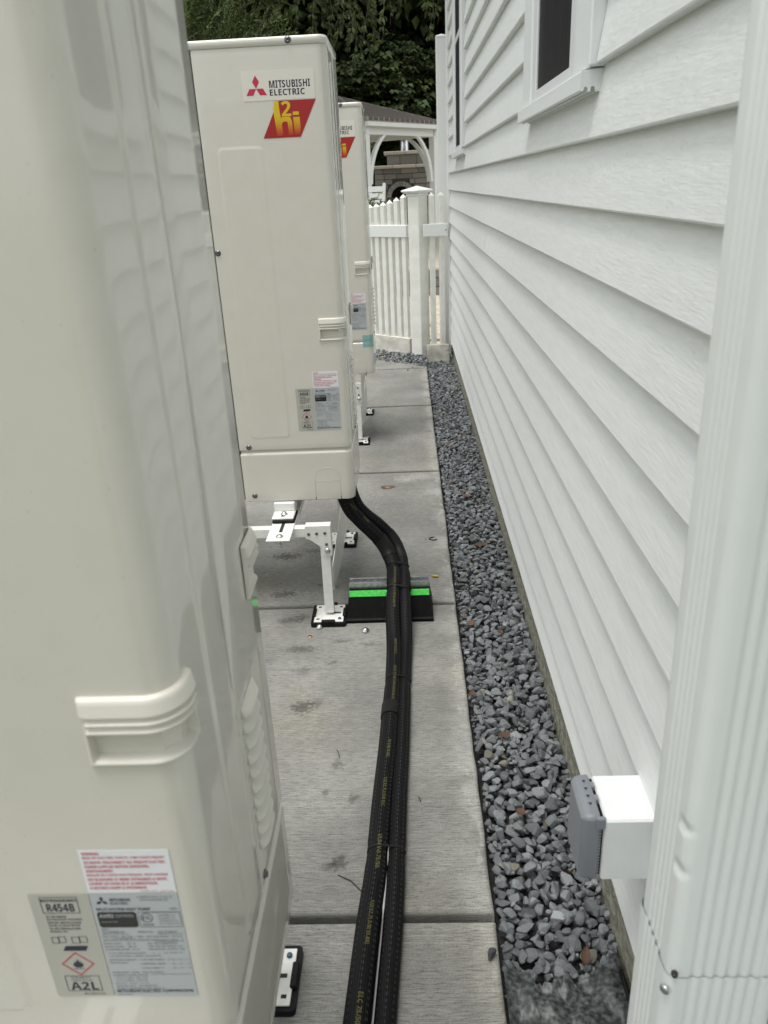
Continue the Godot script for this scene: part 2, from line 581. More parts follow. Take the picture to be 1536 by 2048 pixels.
# letters as flat triangles, scaled into the box with lower left corner at (x, y); width 0 keeps the proportions; returns points through lay
func letters(mb: Mb, text: String, x: float, y: float, h: float, w: float, lay: Callable, kind := "plain", curve := 4.0):
	var t := TextMesh.new()
	t.text = text
	t.font = font(kind)
	t.font_size = 32
	t.pixel_size = 0.01
	t.depth = 0.0
	t.curve_step = curve
	var a := t.surface_get_arrays(0) if t.get_surface_count() else []
	if a.is_empty():
		return
	var v: PackedVector3Array = a[Mesh.ARRAY_VERTEX]
	var ix: PackedInt32Array = a[Mesh.ARRAY_INDEX] if a[Mesh.ARRAY_INDEX] != null else PackedInt32Array(range(v.size()))
	var lo := Vector2(1e9, 1e9)
	var hi := Vector2(-1e9, -1e9)
	for p in v:
		lo = lo.min(Vector2(p.x, p.y)); hi = hi.max(Vector2(p.x, p.y))
	var sy := h / (hi.y - lo.y)
	var sx := w / (hi.x - lo.x) if w > 0.0 else sy
	for i in range(0, ix.size(), 3):
		var q := []
		for k in 3:
			var p := v[ix[i + k]]
			q.append(lay.call(x + (p.x - lo.x) * sx, y + (p.y - lo.y) * sy))
		mb.st.add_vertex(q[0]); mb.st.add_vertex(q[1]); mb.st.add_vertex(q[2])

# ------------------------------------------------------------------ main
func _ready():
	rng.seed = 20240611
	# camera
	var cam := Camera3D.new()
	cam.name = "camera"
	cam.transform = Transform3D(Basis(Vector3(0.99869979, -0.04496475, -0.02401868), Vector3(0.0319568, 0.91930666, -0.39224231), Vector3(0.03971761, 0.39096476, 0.9195483)), Vector3(0, 1.36504, 0))
	cam.keep_aspect = Camera3D.KEEP_HEIGHT
	cam.near = 0.05
	cam.far = 400.0
	var ca := CameraAttributesPhysical.new()
	ca.frustum_focal_length = 18.04
	ca.frustum_focus_distance = 2.6
	ca.exposure_aperture = 6.0
	ca.frustum_near = 0.05
	ca.frustum_far = 400.0
	cam.attributes = ca
	cam.fov = 67.2758
	add_child(cam)
	cam.current = true
	# overcast sky
	var env := Environment.new()
	env.background_mode = Environment.BG_SKY
	var sky := Sky.new()
	var sm := ProceduralSkyMaterial.new()
	sm.sky_top_color = Color(0.99, 1.0, 1.0)
	sm.sky_horizon_color = Color(0.60, 0.615, 0.62)
	sm.sky_curve = 0.55
	sm.ground_bottom_color = Color(0.25, 0.26, 0.23)
	sm.ground_horizon_color = Color(0.45, 0.47, 0.44)
	sm.sun_angle_max = 20.0
	sky.sky_material = sm
	env.sky = sky
	env.tonemap_mode = Environment.TONE_MAPPER_LINEAR
	env.tonemap_exposure = 2.0
	env.sdfgi_enabled = true
	env.ssao_enabled = true
	env.ssil_enabled = true
	var we := WorldEnvironment.new()
	we.name = "world_environment"
	we.environment = env
	add_child(we)
	var sun := DirectionalLight3D.new()
	sun.name = "overcast_sun"
	sun.light_energy = 0.45
	sun.light_color = Color(1.0, 0.985, 0.96)
	sun.light_angular_distance = 28.0
	sun.shadow_enabled = true
	sun.sky_mode = DirectionalLight3D.SKY_MODE_LIGHT_ONLY
	sun.rotation_degrees = Vector3(-79, -40, 0)
	add_child(sun)

	make_materials()
	build_ground()
	build_walk()
	build_house()
	build_gravel()
	build_downspout()
	build_outlet_box()
	build_units()
	build_support_block()
	build_line_set()
	build_fence()
	build_backyard()
	build_trees()
	build_litter()

# ------------------------------------------------------------------ ground and walk
func build_ground():
	var m := Mb.new()
	m.poly([Vector3(-200, -0.10, 100), Vector3(200, -0.10, 100), Vector3(200, -0.10, -250), Vector3(-200, -0.10, -250)], Vector3.UP)
	struct(put("ground", m, M.lawn_green), "lawn and ground around the house")
	m = Mb.new()
	m.box(Vector3(0.262, -0.085, -3.2), Vector3(0.26, 0.05, 7.4), 0.0)
	m.box(Vector3(-0.25, -0.085, -7.25), Vector3(2.2, 0.05, 0.5), 0.0)
	struct(put("soil_bed", m, M.dark_soil), "dark soil under the gravel strip beside the house wall")

func build_walk():
	var walk := Node3D.new()
	walk.name = "concrete_walkway"
	add_child(walk)
	struct(walk, "broom finished concrete walkway cut into slabs by tooled joints")
	var gap := 0.018
	for k in JOINTS.size() - 1:
		var z1: float = JOINTS[k] - gap * 0.5
		var z0: float = JOINTS[k + 1] + gap * 0.5
		var lift := [0.0, 0.001, 0.0025, 0.0055, 0.0085, 0.0115][k] as float
		var m := Mb.new(true)
		# rows from back to front, columns left to right: rounded edges all round
		var rr := 0.010
		var zs := [[z0, -0.10], [z0, -rr]]
		for a in 4:
			zs.append([z0 + rr * (1 - cos(PI / 2 * (a + 1) / 4.0)), -rr * (1 - sin(PI / 2 * (a + 1) / 4.0))])
		var nz := 18
		for a in range(1, nz):
			zs.append([lerpf(z0 + rr, z1 - rr, float(a) / nz), 0.0])
		for a in 4:
			zs.append([z1 - rr * (1 - sin(PI / 2 * (a) / 4.0)) if a > 0 else z1 - rr, -rr * (1 - cos(PI / 2 * a / 4.0))])
		zs.append([z1, -rr]); zs.append([z1, -0.10])
		var xs := [[-1.45, -0.10], [-1.45, -rr], [-1.45 + rr, 0.0]]
		for a in range(1, 12):
			xs.append([lerpf(-1.45, 0.135, a / 12.0), 0.0])
		xs.append([0.135 - rr, 0.0]); xs.append([0.135 - rr * 0.3, -rr * 0.3]); xs.append([0.135, -rr]); xs.append([0.135, -0.10])
		var n := FastNoiseLite.new(); n.seed = 50 + k; n.frequency = 9.0
		var g := []
		for r in range(zs.size() - 1, -1, -1):
			var row := []
			for c in xs:
				var y: float = minf(zs[r][1], c[1])
				var wob := n.get_noise_2d(zs[r][0], c[0])
				var dx := 0.0
				if c[0] > 0.12:
					dx = 0.004 * n.get_noise_2d(zs[r][0] * 3.0, 7.0)
				row.append(Vector3(c[0] + dx, y + lift + 0.0012 * wob, zs[r][0]))
			g.append(row)
		m.smooth(true)
		var rows := g.size()
		var cols: int = g[0].size()
		for i in rows - 1:
			for j in cols - 1:
				for q in [[[i, j], [i + 1, j + 1], [i, j + 1]], [[i, j], [i + 1, j], [i + 1, j + 1]]]:
					for e in q:
						var v: Vector3 = g[e[0]][e[1]]
						m.st.set_uv(Vector2(v.x, v.z - v.y) / 0.55 + Vector2(0.37 * k, 0.61 * k))
						m.st.set_uv2(Vector2((v.x - SX0) / (SX1 - SX0), (v.z - SZ0) / (SZ1 - SZ0)))
						m.st.add_vertex(v)
		put("concrete_slab", m, M.broomed_concrete, walk)
	var m := Mb.new()
	m.box(Vector3(-0.66, -0.075, -3.4), Vector3(1.55, 0.09, 7.5), 0.0)
	put("joint_bottom", m, M.joint_grey, walk)

# ------------------------------------------------------------------ gravel
func stone_mesh(sd: int) -> ArrayMesh:
	var r := RandomNumberGenerator.new()
	r.seed = sd
	var planes := []
	for i in r.randi_range(8, 11):
		var d := Vector3(r.randfn(), r.randfn(), r.randfn()).normalized()
		planes.append([d, r.randf_range(0.36, 0.72)])
	var sph := SphereMesh.new()
	sph.radius = 1.0; sph.height = 2.0
	sph.radial_segments = 18; sph.rings = 9
	var a := sph.get_mesh_arrays()
	var v: PackedVector3Array = a[Mesh.ARRAY_VERTEX]
	var ix: PackedInt32Array = a[Mesh.ARRAY_INDEX]
	var sc := Vector3(r.randf_range(1.0, 1.45), r.randf_range(0.55, 0.85), r.randf_range(0.8, 1.1))
	for i in v.size():
		var d := v[i].normalized()
		var t := 1.0
		for p in planes:
			var c: float = d.dot(p[0])
			if c > 0.05:
				t = minf(t, p[1] / c)
		v[i] = d * t * sc
	var st := SurfaceTool.new()
	st.begin(Mesh.PRIMITIVE_TRIANGLES)
	st.set_smooth_group(-1)
	for i in ix:
		st.add_vertex(v[i])
	st.generate_normals()
	return st.commit()

func multi(called: String, mesh: Mesh, m: Material, xf: Array, cols: Array, parent: Node) -> MultiMeshInstance3D:
	var mm := MultiMesh.new()
	mm.transform_format = MultiMesh.TRANSFORM_3D
	mm.use_colors = true
	mm.mesh = mesh
	mm.instance_count = xf.size()
	for i in xf.size():
		mm.set_instance_transform(i, xf[i])
		mm.set_instance_color(i, cols[i])
	var o := MultiMeshInstance3D.new()
	o.multimesh = mm
	o.material_override = m
	o.name = numbered(called, parent)
	parent.add_child(o, true)
	stuff(o)
	return o

func stone_tint(r: RandomNumberGenerator) -> Color:
	var v := r.randf_range(0.22, 0.56) * (1.35 if r.randf() < 0.06 else 1.0)
	var c := Color(v * 0.95, v * 1.0, v * 1.04)
	if r.randf() < 0.02:
		c = Color(v * 1.2, v * 1.12, v * 0.9)
	return c

func in_poly(p: Vector2, poly: Array) -> bool:
	return Geometry2D.is_point_in_polygon(p, PackedVector2Array(poly))

func build_gravel():
	var r := RandomNumberGenerator.new()
	r.seed = 4242
	var bed := Node3D.new()
	bed.name = "gravel"
	add_child(bed)
	stuff(bed)
	bed.set_meta("label", "dark blue grey crushed stone filling the strip between walk and house")
	var kinds := []
	for k in 9:
		kinds.append(stone_mesh(300 + k))
	var xf := []
	var cols := []
	for k in 9:
		xf.append([]); cols.append([])
	# height field of the pile, 5 mm cells
	var cell := 0.006
	var x0 := -0.75
	var x1 := 0.385
	var z0 := -7.35
	var z1 := 0.1
	var nx := int((x1 - x0) / cell)
	var nz := int((z1 - z0) / cell)
	var hf := PackedFloat32Array()
	hf.resize(nx * nz)
	for j in nz:
		for i in nx:
			hf[j * nx + i] = -0.062 if x0 + i * cell > 0.137 else 0.001
	var far := [Vector2(-0.75, -6.80), Vector2(-0.32, -6.50), Vector2(-0.05, -6.27), Vector2(0.14, -6.10), Vector2(0.14, -6.9), Vector2(-0.3, -7.15), Vector2(-0.75, -7.25)]
	var drop := func(px: float, pz: float, size: float, top: float):
		var ci := int((px - x0) / cell)
		var cj := int((pz - z0) / cell)
		var R := int(size * 0.8 / cell) + 1
		var mx := -1.0
		var sum := 0.0
		var n := 0
		for j in range(maxi(0, cj - R), mini(nz, cj + R + 1)):
			for i in range(maxi(0, ci - R), mini(nx, ci + R + 1)):
				if (i - ci) * (i - ci) + (j - cj) * (j - cj) <= R * R:
					var h: float = hf[j * nx + i]
					mx = maxf(mx, h); sum += h; n += 1
		if n == 0:
			return
		var b := lerpf(sum / n, mx, 0.5)
		if pz > -1.0 and px > 0.137:
			top -= 0.022
		if b > top:
			return
		var y := b + size * 0.45
		for j in range(maxi(0, cj - R), mini(nz, cj + R + 1)):
			for i in range(maxi(0, ci - R), mini(nx, ci + R + 1)):
				var d2 := float((i - ci) * (i - ci) + (j - cj) * (j - cj)) / (R * R)
				if d2 <= 1.0:
					hf[j * nx + i] = maxf(hf[j * nx + i], y + size * 0.5 * sqrt(1.0 - d2) - size * 0.1)
		var k := r.randi_range(0, 8)
		var bs := Basis.from_euler(Vector3(r.randf_range(-0.5, 0.5), r.randf() * TAU, r.randf_range(-0.5, 0.5)))
		if r.randf() < 0.3:
			bs = Basis.from_euler(Vector3(r.randf() * TAU, r.randf() * TAU, r.randf() * TAU))
		xf[k].append(Transform3D(bs.scaled(Vector3.ONE * size), Vector3(px, y, pz)))
		cols[k].append(stone_tint(r))
	var tries := 60000
	for t in tries:
		var s := t / float(tries)
		var size := lerpf(0.0135, 0.0065, s) * r.randf_range(0.62, 1.5)
		var px := r.randf_range(0.135 + size * 0.35, 0.371 - size * 0.4)
		var pz := r.randf_range(-7.1, 0.05)
		drop.call(px, pz, size, -0.034 + r.randf_range(-0.012, 0.008))
	for t in 2600:
		var px := r.randf_range(-0.75, 0.15)
		var pz := r.randf_range(-7.3, -6.08)
		var size := 0.012 * r.randf_range(0.7, 1.5)
		if in_poly(Vector2(px, pz), far):
			drop.call(px, pz, size, 0.03)
	for t in 40:       # strays in front of the pile at the fence
		var px := r.randf_range(-0.35, 0.12)
		var pz: float = lerpf(-6.52, -6.13, (px + 0.35) / 0.47) + absf(r.randfn(0.0, 0.06))
		drop.call(px, pz, 0.010 * r.randf_range(0.6, 1.3), 0.004)
	for k in 9:
		multi("crushed_stones", kinds[k], M.slate_stone, xf[k], cols[k], bed)
	# stones lying alone on the walk
	for q in [[0.118, 0.004, -1.02, 0.013, "single grey stone lying on the near slab's right edge"], [-0.02, 0.006, -6.03, 0.010, "small dark stone on the far slab before the gate"]]:
		var o := MeshInstance3D.new()
		o.mesh = kinds[2]
		var mt: StandardMaterial3D = M.slate_stone.duplicate()
		mt.albedo_color = lin(0.12, 0.125, 0.13)
		o.material_override = mt
		o.name = numbered("loose_stone", self)
		o.transform = Transform3D(Basis.from_euler(Vector3(0.2, 0.9, 0.1)).scaled(Vector3.ONE * q[3]), Vector3(q[0], q[1] + q[3] * 0.35, q[2]))
		add_child(o, true)
		tag(o, q[4], "stone")
	# the wet plastic sheet under the downspout
	var m := Mb.new(true)
	var n := FastNoiseLite.new(); n.seed = 8; n.frequency = 5.0; n.fractal_octaves = 2
	var n2 := FastNoiseLite.new(); n2.seed = 18; n2.frequency = 26.0; n2.noise_type = FastNoiseLite.TYPE_CELLULAR; n2.cellular_return_type = FastNoiseLite.RETURN_DISTANCE; n2.fractal_type = FastNoiseLite.FRACTAL_NONE
	var g := []
	for i in 110:
		var row := []
		for j in 60:
			var x := lerpf(0.140, 0.362, j / 59.0)
			var z := lerpf(-0.55, -1.01 - 0.035 * n.get_noise_1d(x * 7.0) - 0.03 * sin(x * 20.0), i / 109.0)
			var rg := 1.0 - absf(n.get_noise_2d(x * 1.1, z * 1.1)) * 1.6
			var fold := 1.0 - absf(n.get_noise_2d(x * 2.6 + 9.0, z * 2.2)) * 2.0
			row.append(Vector3(x, -0.026 + 0.013 * maxf(rg, 0.0) + 0.002 * maxf(fold, -0.5) - 0.011 * n2.get_noise_2d(x, z), z))
		g.append(row)
	m.grid(g)
	tag(put("plastic_sheet", m, M.wet_sheet), "wet crumpled dark plastic sheet covering the stones below the downspout", "plastic sheet")

# ------------------------------------------------------------------ the house
const WX := 0.345        # outermost edge of the clapboards
const Z_FAR := -6.50
const Z_NEAR := -0.78
const EXPO := 0.1190
const Y_FIRST := 0.116

func clapboard(z0: float, z1: float, y: float, h: float, sd: int, dx := 0.0) -> Mb:
	# butt edge 12 mm thick at the bottom, feathering to the top; sheet runs along z
	var m := Mb.new()
	var n := FastNoiseLite.new(); n.seed = sd; n.frequency = 1.3
	var k := maxi(1, int((z1 - z0) / 0.35))
	var g := []
	for i in k + 1:
		var z := lerpf(z0, z1, float(i) / k)
		var w := 0.0009 * n.get_noise_1d(z)
		var w2 := 0.0011 * n.get_noise_1d(z + 50.0)
		g.append([Vector3(WX + 0.024, y + w, z), Vector3(WX + 0.0015 + w2, y + w, z), Vector3(WX + w2, y + 0.003 + w, z), Vector3(WX + 0.0205 + w2 * 0.3, y + h, z), Vector3(WX + 0.0300, y + h, z)])
	for i in k + 1:
		for j in 5:
			g[i][j].x += dx
	for i in k:
		for j in 4:
			m.poly([g[i][j], g[i + 1][j], g[i + 1][j + 1], g[i][j + 1]], [Vector3.DOWN, Vector3(-1, -0.6, 0), Vector3.LEFT, Vector3.UP][j])
	for e in [0, k]:
		m.poly([g[e][0], g[e][1], g[e][2], g[e][3], g[e][4]], Vector3.FORWARD if e == 0 else Vector3.BACK)
	return m

func build_house():
	var house := thing("house", "white clapboard house wall with two windows above a low concrete foundation", "house", Vector3.ZERO)
	var r := RandomNumberGenerator.new()
	r.seed = 99
	# foundation and sheathing
	var m := Mb.new()
	m.box(Vector3(3.87, 0.02, -3.60), Vector3(7.0, 0.40, 5.86), 0.004)
	m.box(Vector3(3.948, -0.02, 2.15), Vector3(7.0, 0.30, 5.66), 0.004)
	put("foundation", m, M.foundation_parge, house)
	m = Mb.new()
	m.box(Vector3(3.8745, 1.76, -3.60), Vector3(7.0, 3.08, 5.8), 0.0)
	m.box(Vector3(3.9525, 1.75, 2.15), Vector3(7.0, 3.10, 5.68), 0.0)
	put("wall", m, M.trim_paint, house)
	# clapboards, row by row, round the windows
	var holes := [[-5.70, -4.83], [-2.405, -1.568]]
	var row := 0
	var y := Y_FIRST
	while y < 3.25:
		var spans := [[Z_FAR, Z_NEAR]]
		if y > 1.50 and y < 2.76:
			spans = [[Z_FAR, holes[0][0]], [holes[0][1], holes[1][0]], [holes[1][1], Z_NEAR]]
		for s in spans:
			var cut := []
			if s[1] - s[0] > 3.0:
				cut.append(s[0] + (s[1] - s[0]) * [0.36, 0.62, 0.24, 0.5, 0.71][row % 5])
			var ends := [s[0]] + cut + [s[1]]
			for e in ends.size() - 1:
				if row == 0:
					put("clapboard", clapboard(ends[e] + 0.001, ends[e + 1] - 0.001, 0.152, EXPO - 0.024, e), M.clapboard_paint, house)
					continue
				put("clapboard", clapboard(ends[e] + 0.001, ends[e + 1] - 0.001, y, EXPO + 0.012, row * 7 + e), M.clapboard_paint, house)
		put("clapboard", clapboard(-0.693, 5.0, y, EXPO + 0.012, row * 7 + 5, 0.078), M.clapboard_paint, house)
		row += 1
		y += EXPO
	# corner boards
	m = Mb.new()
	m.box(Vector3(0.390, 1.70, -6.545), Vector3(0.105, 3.16, 0.085), 0.003)
	put("corner_board", m, M.trim_paint, house)
	m = Mb.new()
	m.box(Vector3(0.432, 1.70, -0.735), Vector3(0.185, 3.16, 0.08), 0.003)
	put("corner_board", m, M.trim_paint, house)
	# eave and roof
	m = Mb.new()
	m.box(Vector3(0.26, 3.31, -0.8), Vector3(0.36, 0.018, 11.8), 0.002)
	put("soffit", m, M.vinyl, house)
	m = Mb.new()
	m.ext([Vector2(0.05, 3.30), Vector2(0.05, 3.42), Vector2(3.9, 5.3), Vector2(7.7, 3.42), Vector2(7.7, 3.30)], Vector3(0, 0, -6.8), Vector3.RIGHT, Vector3.UP, Vector3(0, 0, 12.1))
	put("roof", m, M.shingle, house)
	# the windows
	for c in [[-1.985, "window with dark screen nearest the downspout"], [-5.265, "far narrow looking window near the house corner"]]:
		var zc: float = c[0]
		var win := Node3D.new()
		win.name = numbered("window", house)
		win.position = Vector3(0, 0, zc)
		house.add_child(win, true)
		win.set_meta("label", c[1])
		var top := 2.76
		for q in [[-0.3475, 0.1375], [0.3475, 0.1375]]:
			m = Mb.new()
			m.box(Vector3(0.350, (1.5418 + top) * 0.5, q[0]), Vector3(0.034, top - 1.5418, q[1]), 0.003)
			put("casing", m, M.trim_paint, win)
		m = Mb.new()
		m.box(Vector3(0.350, top + 0.045, 0), Vector3(0.034, 0.09, 0.833), 0.003)
		put("head_casing", m, M.trim_paint, win)
		m = Mb.new()
		for e in [-1, 1]:
			m.box(Vector3(0.352, (1.542 + top) * 0.5, e * 0.2470), Vector3(0.032, top - 1.542, 0.064), 0.003)
		m.box(Vector3(0.352, 1.5535, 0), Vector3(0.0315, 0.022, 0.4295), 0.002)
		m.box(Vector3(0.352, 2.15, 0), Vector3(0.026, 0.035, 0.4295), 0.003)
		put("sash", m, M.vinyl, win)
		m = Mb.new()
		m.box(Vector3(0.3445, (1.56 + top) * 0.5, 0), Vector3(0.005, top - 1.56, 0.4296), 0.0)
		put("screen", m, M.window_screen, win)
		# sill with drip grooves under its nose
		m = Mb.new()
		var prof := [Vector2(0.374, 1.5408), Vector2(0.3235, 1.5365), Vector2(0.3215, 1.534), Vector2(0.3215, 1.506), Vector2(0.3235, 1.504), Vector2(0.3275, 1.504), Vector2(0.3285, 1.510), Vector2(0.332, 1.511), Vector2(0.3345, 1.509),
			Vector2(0.335, 1.503), Vector2(0.340, 1.503), Vector2(0.341, 1.511), Vector2(0.347, 1.511), Vector2(0.349, 1.503), Vector2(0.374, 1.503)]
		m.ext(prof, Vector3(0, 0, -0.425), Vector3.RIGHT, Vector3.UP, Vector3(0, 0, 0.83))
		put("sill", m, M.trim_paint, win)

# ------------------------------------------------------------------ downspout
func ribbed(x0: float, x1: float, z0: float, z1: float, grow: float) -> Array:
	# outline of a corrugated rectangular pipe, as [points, normals]; goes front, right, back, left
	var c := Vector2((x0 + x1) * 0.5, (z0 + z1) * 0.5)
	var hx := (x1 - x0) * 0.5 + grow
	var hz := (z1 - z0) * 0.5 + grow
	var rc := 0.013
	var p := []
	var side := func(a: Vector2, b: Vector2, nr: Vector2, skip: float):
		var L := a.distance_to(b)
		var k := int(L / 0.0016)
		for i in k + 1:
			var t := L * i / k
			var q := a.lerp(b, float(i) / k)
			var u := minf(t, L - t)
			var off := 0.0
			if u > skip:
				off = -0.0020 * (0.5 - 0.5 * cos(TAU * (t - skip) / 0.0125))
			p.append(q + nr * off)
	var arc := func(cc: Vector2, a0: float):
		for i in range(1, 6):
			var a := a0 - PI / 2 * i / 6.0
			p.append(cc + Vector2(cos(a), sin(a)) * rc)
	side.call(c + Vector2(-hx + rc, hz), c + Vector2(hx - rc, hz), Vector2(0, 1), 0.008)
	arc.call(c + Vector2(hx - rc, hz - rc), PI / 2)
	side.call(c + Vector2(hx, hz - rc), c + Vector2(hx, -hz + rc), Vector2(1, 0), 0.008)
	arc.call(c + Vector2(hx - rc, -hz + rc), 0.0)
	side.call(c + Vector2(hx - rc, -hz), c + Vector2(-hx + rc, -hz), Vector2(0, -1), 0.008)
	arc.call(c + Vector2(-hx + rc, -hz + rc), -PI / 2)
	side.call(c + Vector2(-hx, -hz + rc), c + Vector2(-hx, hz - rc), Vector2(-1, 0), 0.015)
	arc.call(c + Vector2(-hx + rc, hz - rc), PI)
	var nr := []
	for q in p:
		nr.append(Vector2.ZERO)
	return [p, nr]

func build_downspout():
	var d := thing("downspout", "white corrugated metal downspout on the near end of the house wall", "downspout")
	var X0 := 0.259
	var X1 := 0.378
	var Z0 := -0.682
	var Z1 := -0.578
	# dented upper pipe
	var o := ribbed(X0, X1, Z0, Z1, 0.0)
	var m := Mb.new(true)
	var ys := []
	var yy := 0.50
	while yy < 0.86:
		ys.append(yy); yy += 0.006
	ys.append_array([0.9, 1.1, 1.4, 1.8, 2.4, 3.2])
	var g := []
	for y in ys:
		var ring := []
		for q in o[0]:
			var v := Vector3(q.x, y, q.y)
			# two small creases on the near left corner
			for dn in [[0.765, 0.0], [0.708, 0.006]]:
				var dd := Vector2((v.z - Z1 + 0.014) / 0.016, (y - dn[0] - 0.25 * (v.z - Z1)) / 0.008).length()
				if v.x < X0 + 0.016 and dd < 1.0:
					v.x += 0.0035 * (1.0 - dd * dd)
			v.x += 0.004 * (0.6 - y) * 0.3
			ring.append(v)
		g.append(ring)
	m.grid(g, true)
	put("pipe", m, M.downspout_paint, d)
	# the lower length slips over it
	o = ribbed(X0, X1, Z0, Z1, 0.0022)
	m = Mb.new(true)
	g = []
	var n := FastNoiseLite.new(); n.seed = 3; n.frequency = 60.0
	for y in [0.10, 0.30, 0.50, 0.560]:
		var ring := []
		for q in o[0]:
			var e := 0.0
			if y == 0.560:
				e = 0.0015 * n.get_noise_2d(q.x, q.y)
			ring.append(Vector3(q.x, y + e, q.y))
		g.append(ring)
	m.grid(g, true)
	put("lower_pipe", m, M.downspout_paint, d)
	# elbow that kicks out at the foot
	m = Mb.new(true)
	g = []
	for i in 9:
		var a := deg_to_rad(62.0) * i / 8.0
		var ring := []
		for q in o[0]:
			var rad: float = Z1 + 0.05 - q.y
			ring.append(Vector3(q.x, 0.12 - sin(a) * rad, Z1 + 0.05 - cos(a) * rad))
		g.append(ring)
	g.reverse()
	m.grid(g, true)
	put("elbow", m, M.downspout_paint, d)
	m = Mb.new(true)
	m.lathe([[0.0, 0.0], [0.0058, 0.0], [0.0058, 0.0016], [0.0045, 0.0032], [0.0, 0.0034]], Vector3(X0 - 0.0015, 0.541, -0.566 - 0.012), Vector3(-0.75, 0, 0.66).normalized(), 14)
	put("screw", m, M.zinc, d)
	m = Mb.new()
	m.box(Vector3((X0 + X1) * 0.5, 2.35, (Z0 + Z1) * 0.5), Vector3(X1 - X0 + 0.012, 0.025, Z1 - Z0 + 0.012), 0.002)
	put("strap", m, M.downspout_paint, d)
	m = Mb.new(true)
	m.lathe([[0.0, 0.0], [0.004, 0.0], [0.0025, 0.006], [0.0, 0.008]], Vector3(X0 + 0.006, 0.566, Z1 + 0.0005), Vector3(-0.3, 0.4, 0.8).normalized(), 8)
	put("sealant_blob", m, M.black_ink, d)

# ------------------------------------------------------------------ outlet box
func build_outlet_box():
	var b := thing("outlet_box", "white mounting block with grey weatherproof outlet cover on the lower clapboards", "outlet box")
	var zc := -0.932
	var m := Mb.new()
	m.box(Vector3(0.3125, 0.4165, zc), Vector3(0.085, 0.121, 0.098), 0.003)
	put("mounting_block", m, M.trim_paint, b)
	m = Mb.new()
	m.box(Vector3(0.2725, 0.4165, zc), Vector3(0.006, 0.113, 0.090), 0.002)
	put("face_plate", m, M.trim_paint, b)
	m = Mb.new()
	m.box(Vector3(0.2675, 0.4165, zc - 0.002), Vector3(0.005, 0.112, 0.088), 0.001)
	put("gasket", m, M.black_rubber, b)
	# teeth of the gasket frame
	m = Mb.new()
	for i in 17:
		m.box(Vector3(0.2645, 0.366 + i * 0.006, zc + 0.0465), Vector3(0.003, 0.003, 0.003), 0.0006)
	put("gasket_ribs", m, M.grey_plastic, b)
	# lid: bulging shell with chamfered front
	m = Mb.new(true)
	var ol := []
	var nr := []
	var hz := 0.048
	var hy := 0.064
	for q in [[1, 1, 0.0], [-1, 1, 0.5], [-1, -1, 1.0], [1, -1, 1.5]]:
		for i in 6:
			var a: float = PI * q[2] + PI / 2 * i / 5.0
			ol.append(Vector2(q[0] * (hz - 0.009), q[1] * (hy - 0.009)) + Vector2(cos(a), sin(a)) * 0.009)
			nr.append(Vector2(cos(a), sin(a)))
	var g := []
	for rw in [[0.2635, 0.0], [0.2620, 0.0012], [0.2480, 0.0], [0.2430, -0.0015], [0.2400, -0.004], [0.2365, -0.0085]]:
		var ring := []
		for i in ol.size():
			var p: Vector2 = ol[i] + nr[i] * rw[1]
			ring.append(Vector3(rw[0], 0.4165 + p.y, zc - 0.002 + p.x))
		g.append(ring)
	m.grid(g, true)
	m.smooth(false)
	var last: Array = g[-1]
	for i in range(1, last.size() - 1):
		m.poly([last[0], last[i], last[i + 1]], Vector3.LEFT)
	put("cover", m, M.grey_plastic, b)
	# four small arrow marks cut into the top edge, hinge and latch
	m = Mb.new()
	for i in 4:
		var z := zc - 0.030 + i * 0.016
		m.flat([Vector2(z - 0.0025, 0.0035), Vector2(z + 0.0035, 0.0005), Vector2(z - 0.0025, -0.0025)], Vector3(0.2535, 0.4165 + hy + 0.0012, 0), Vector3(0, 0, 1), Vector3(1, 0, 0), Vector3.UP)
	put("arrow_marks", m, M.dark_gap, b)
	for q in [[0.006, 0.012], [0.034, 0.012]]:
		m = Mb.new()
		m.box(Vector3(0.2655, 0.4165 + hy - 0.004, zc + q[0] - 0.03), Vector3(0.008, 0.012, q[1]), 0.002)
		put("hinge", m, M.grey_plastic, b)
	m = Mb.new()
	m.box(Vector3(0.264, 0.4165 + hy - 0.010, zc + 0.046), Vector3(0.014, 0.022, 0.008), 0.002)
	put("latch", m, M.grey_plastic, b)

# ------------------------------------------------------------------ heat pump units
const R_C := 0.026
const L1 := 0.349            # flat length of the service panel before the corner
const L_ARC := 0.040841

func plan(s: float) -> Array:          # service side: along the front, round the right corner, down the side; [point, normal]
	if s < L1:
		return [Vector2(0.150 + s, 0.165), Vector2(0, 1)]
	if s < L1 + L_ARC:
		var a := PI / 2 * (1.0 - (s - L1) / L_ARC)
		return [Vector2(0.525 - R_C, 0.165 - R_C) + Vector2(cos(a), sin(a)) * R_C, Vector2(cos(a), sin(a))]
	return [Vector2(0.525, 0.165 - R_C - (s - L1 - L_ARC)), Vector2(1, 0)]

func plan_left(s: float) -> Array:     # fan side: up the left side, round the corner, along the front to the seam
	if s < 0.139:
		return [Vector2(-0.525, s), Vector2(-1, 0)]
	if s < 0.139 + L_ARC:
		var a := PI - PI / 2 * (s - 0.139) / L_ARC
		return [Vector2(-0.525 + R_C, 0.165 - R_C) + Vector2(cos(a), sin(a)) * R_C, Vector2(cos(a), sin(a))]
	return [Vector2(-0.525 + R_C + (s - 0.139 - L_ARC), 0.165), Vector2(0, 1)]

func samples(a: float, b: float, step: float, marks: Array) -> Array:
	var o := []
	var n := maxi(1, int(ceil((b - a) / step)))
	for i in n + 1:
		o.append(lerpf(a, b, float(i) / n))
	for k in marks:
		if k > a and k < b:
			o.append(k)
	o.sort()
	var c := [o[0]]
	for v in o:
		if v - c[-1] > 0.0002:
			c.append(v)
	return c

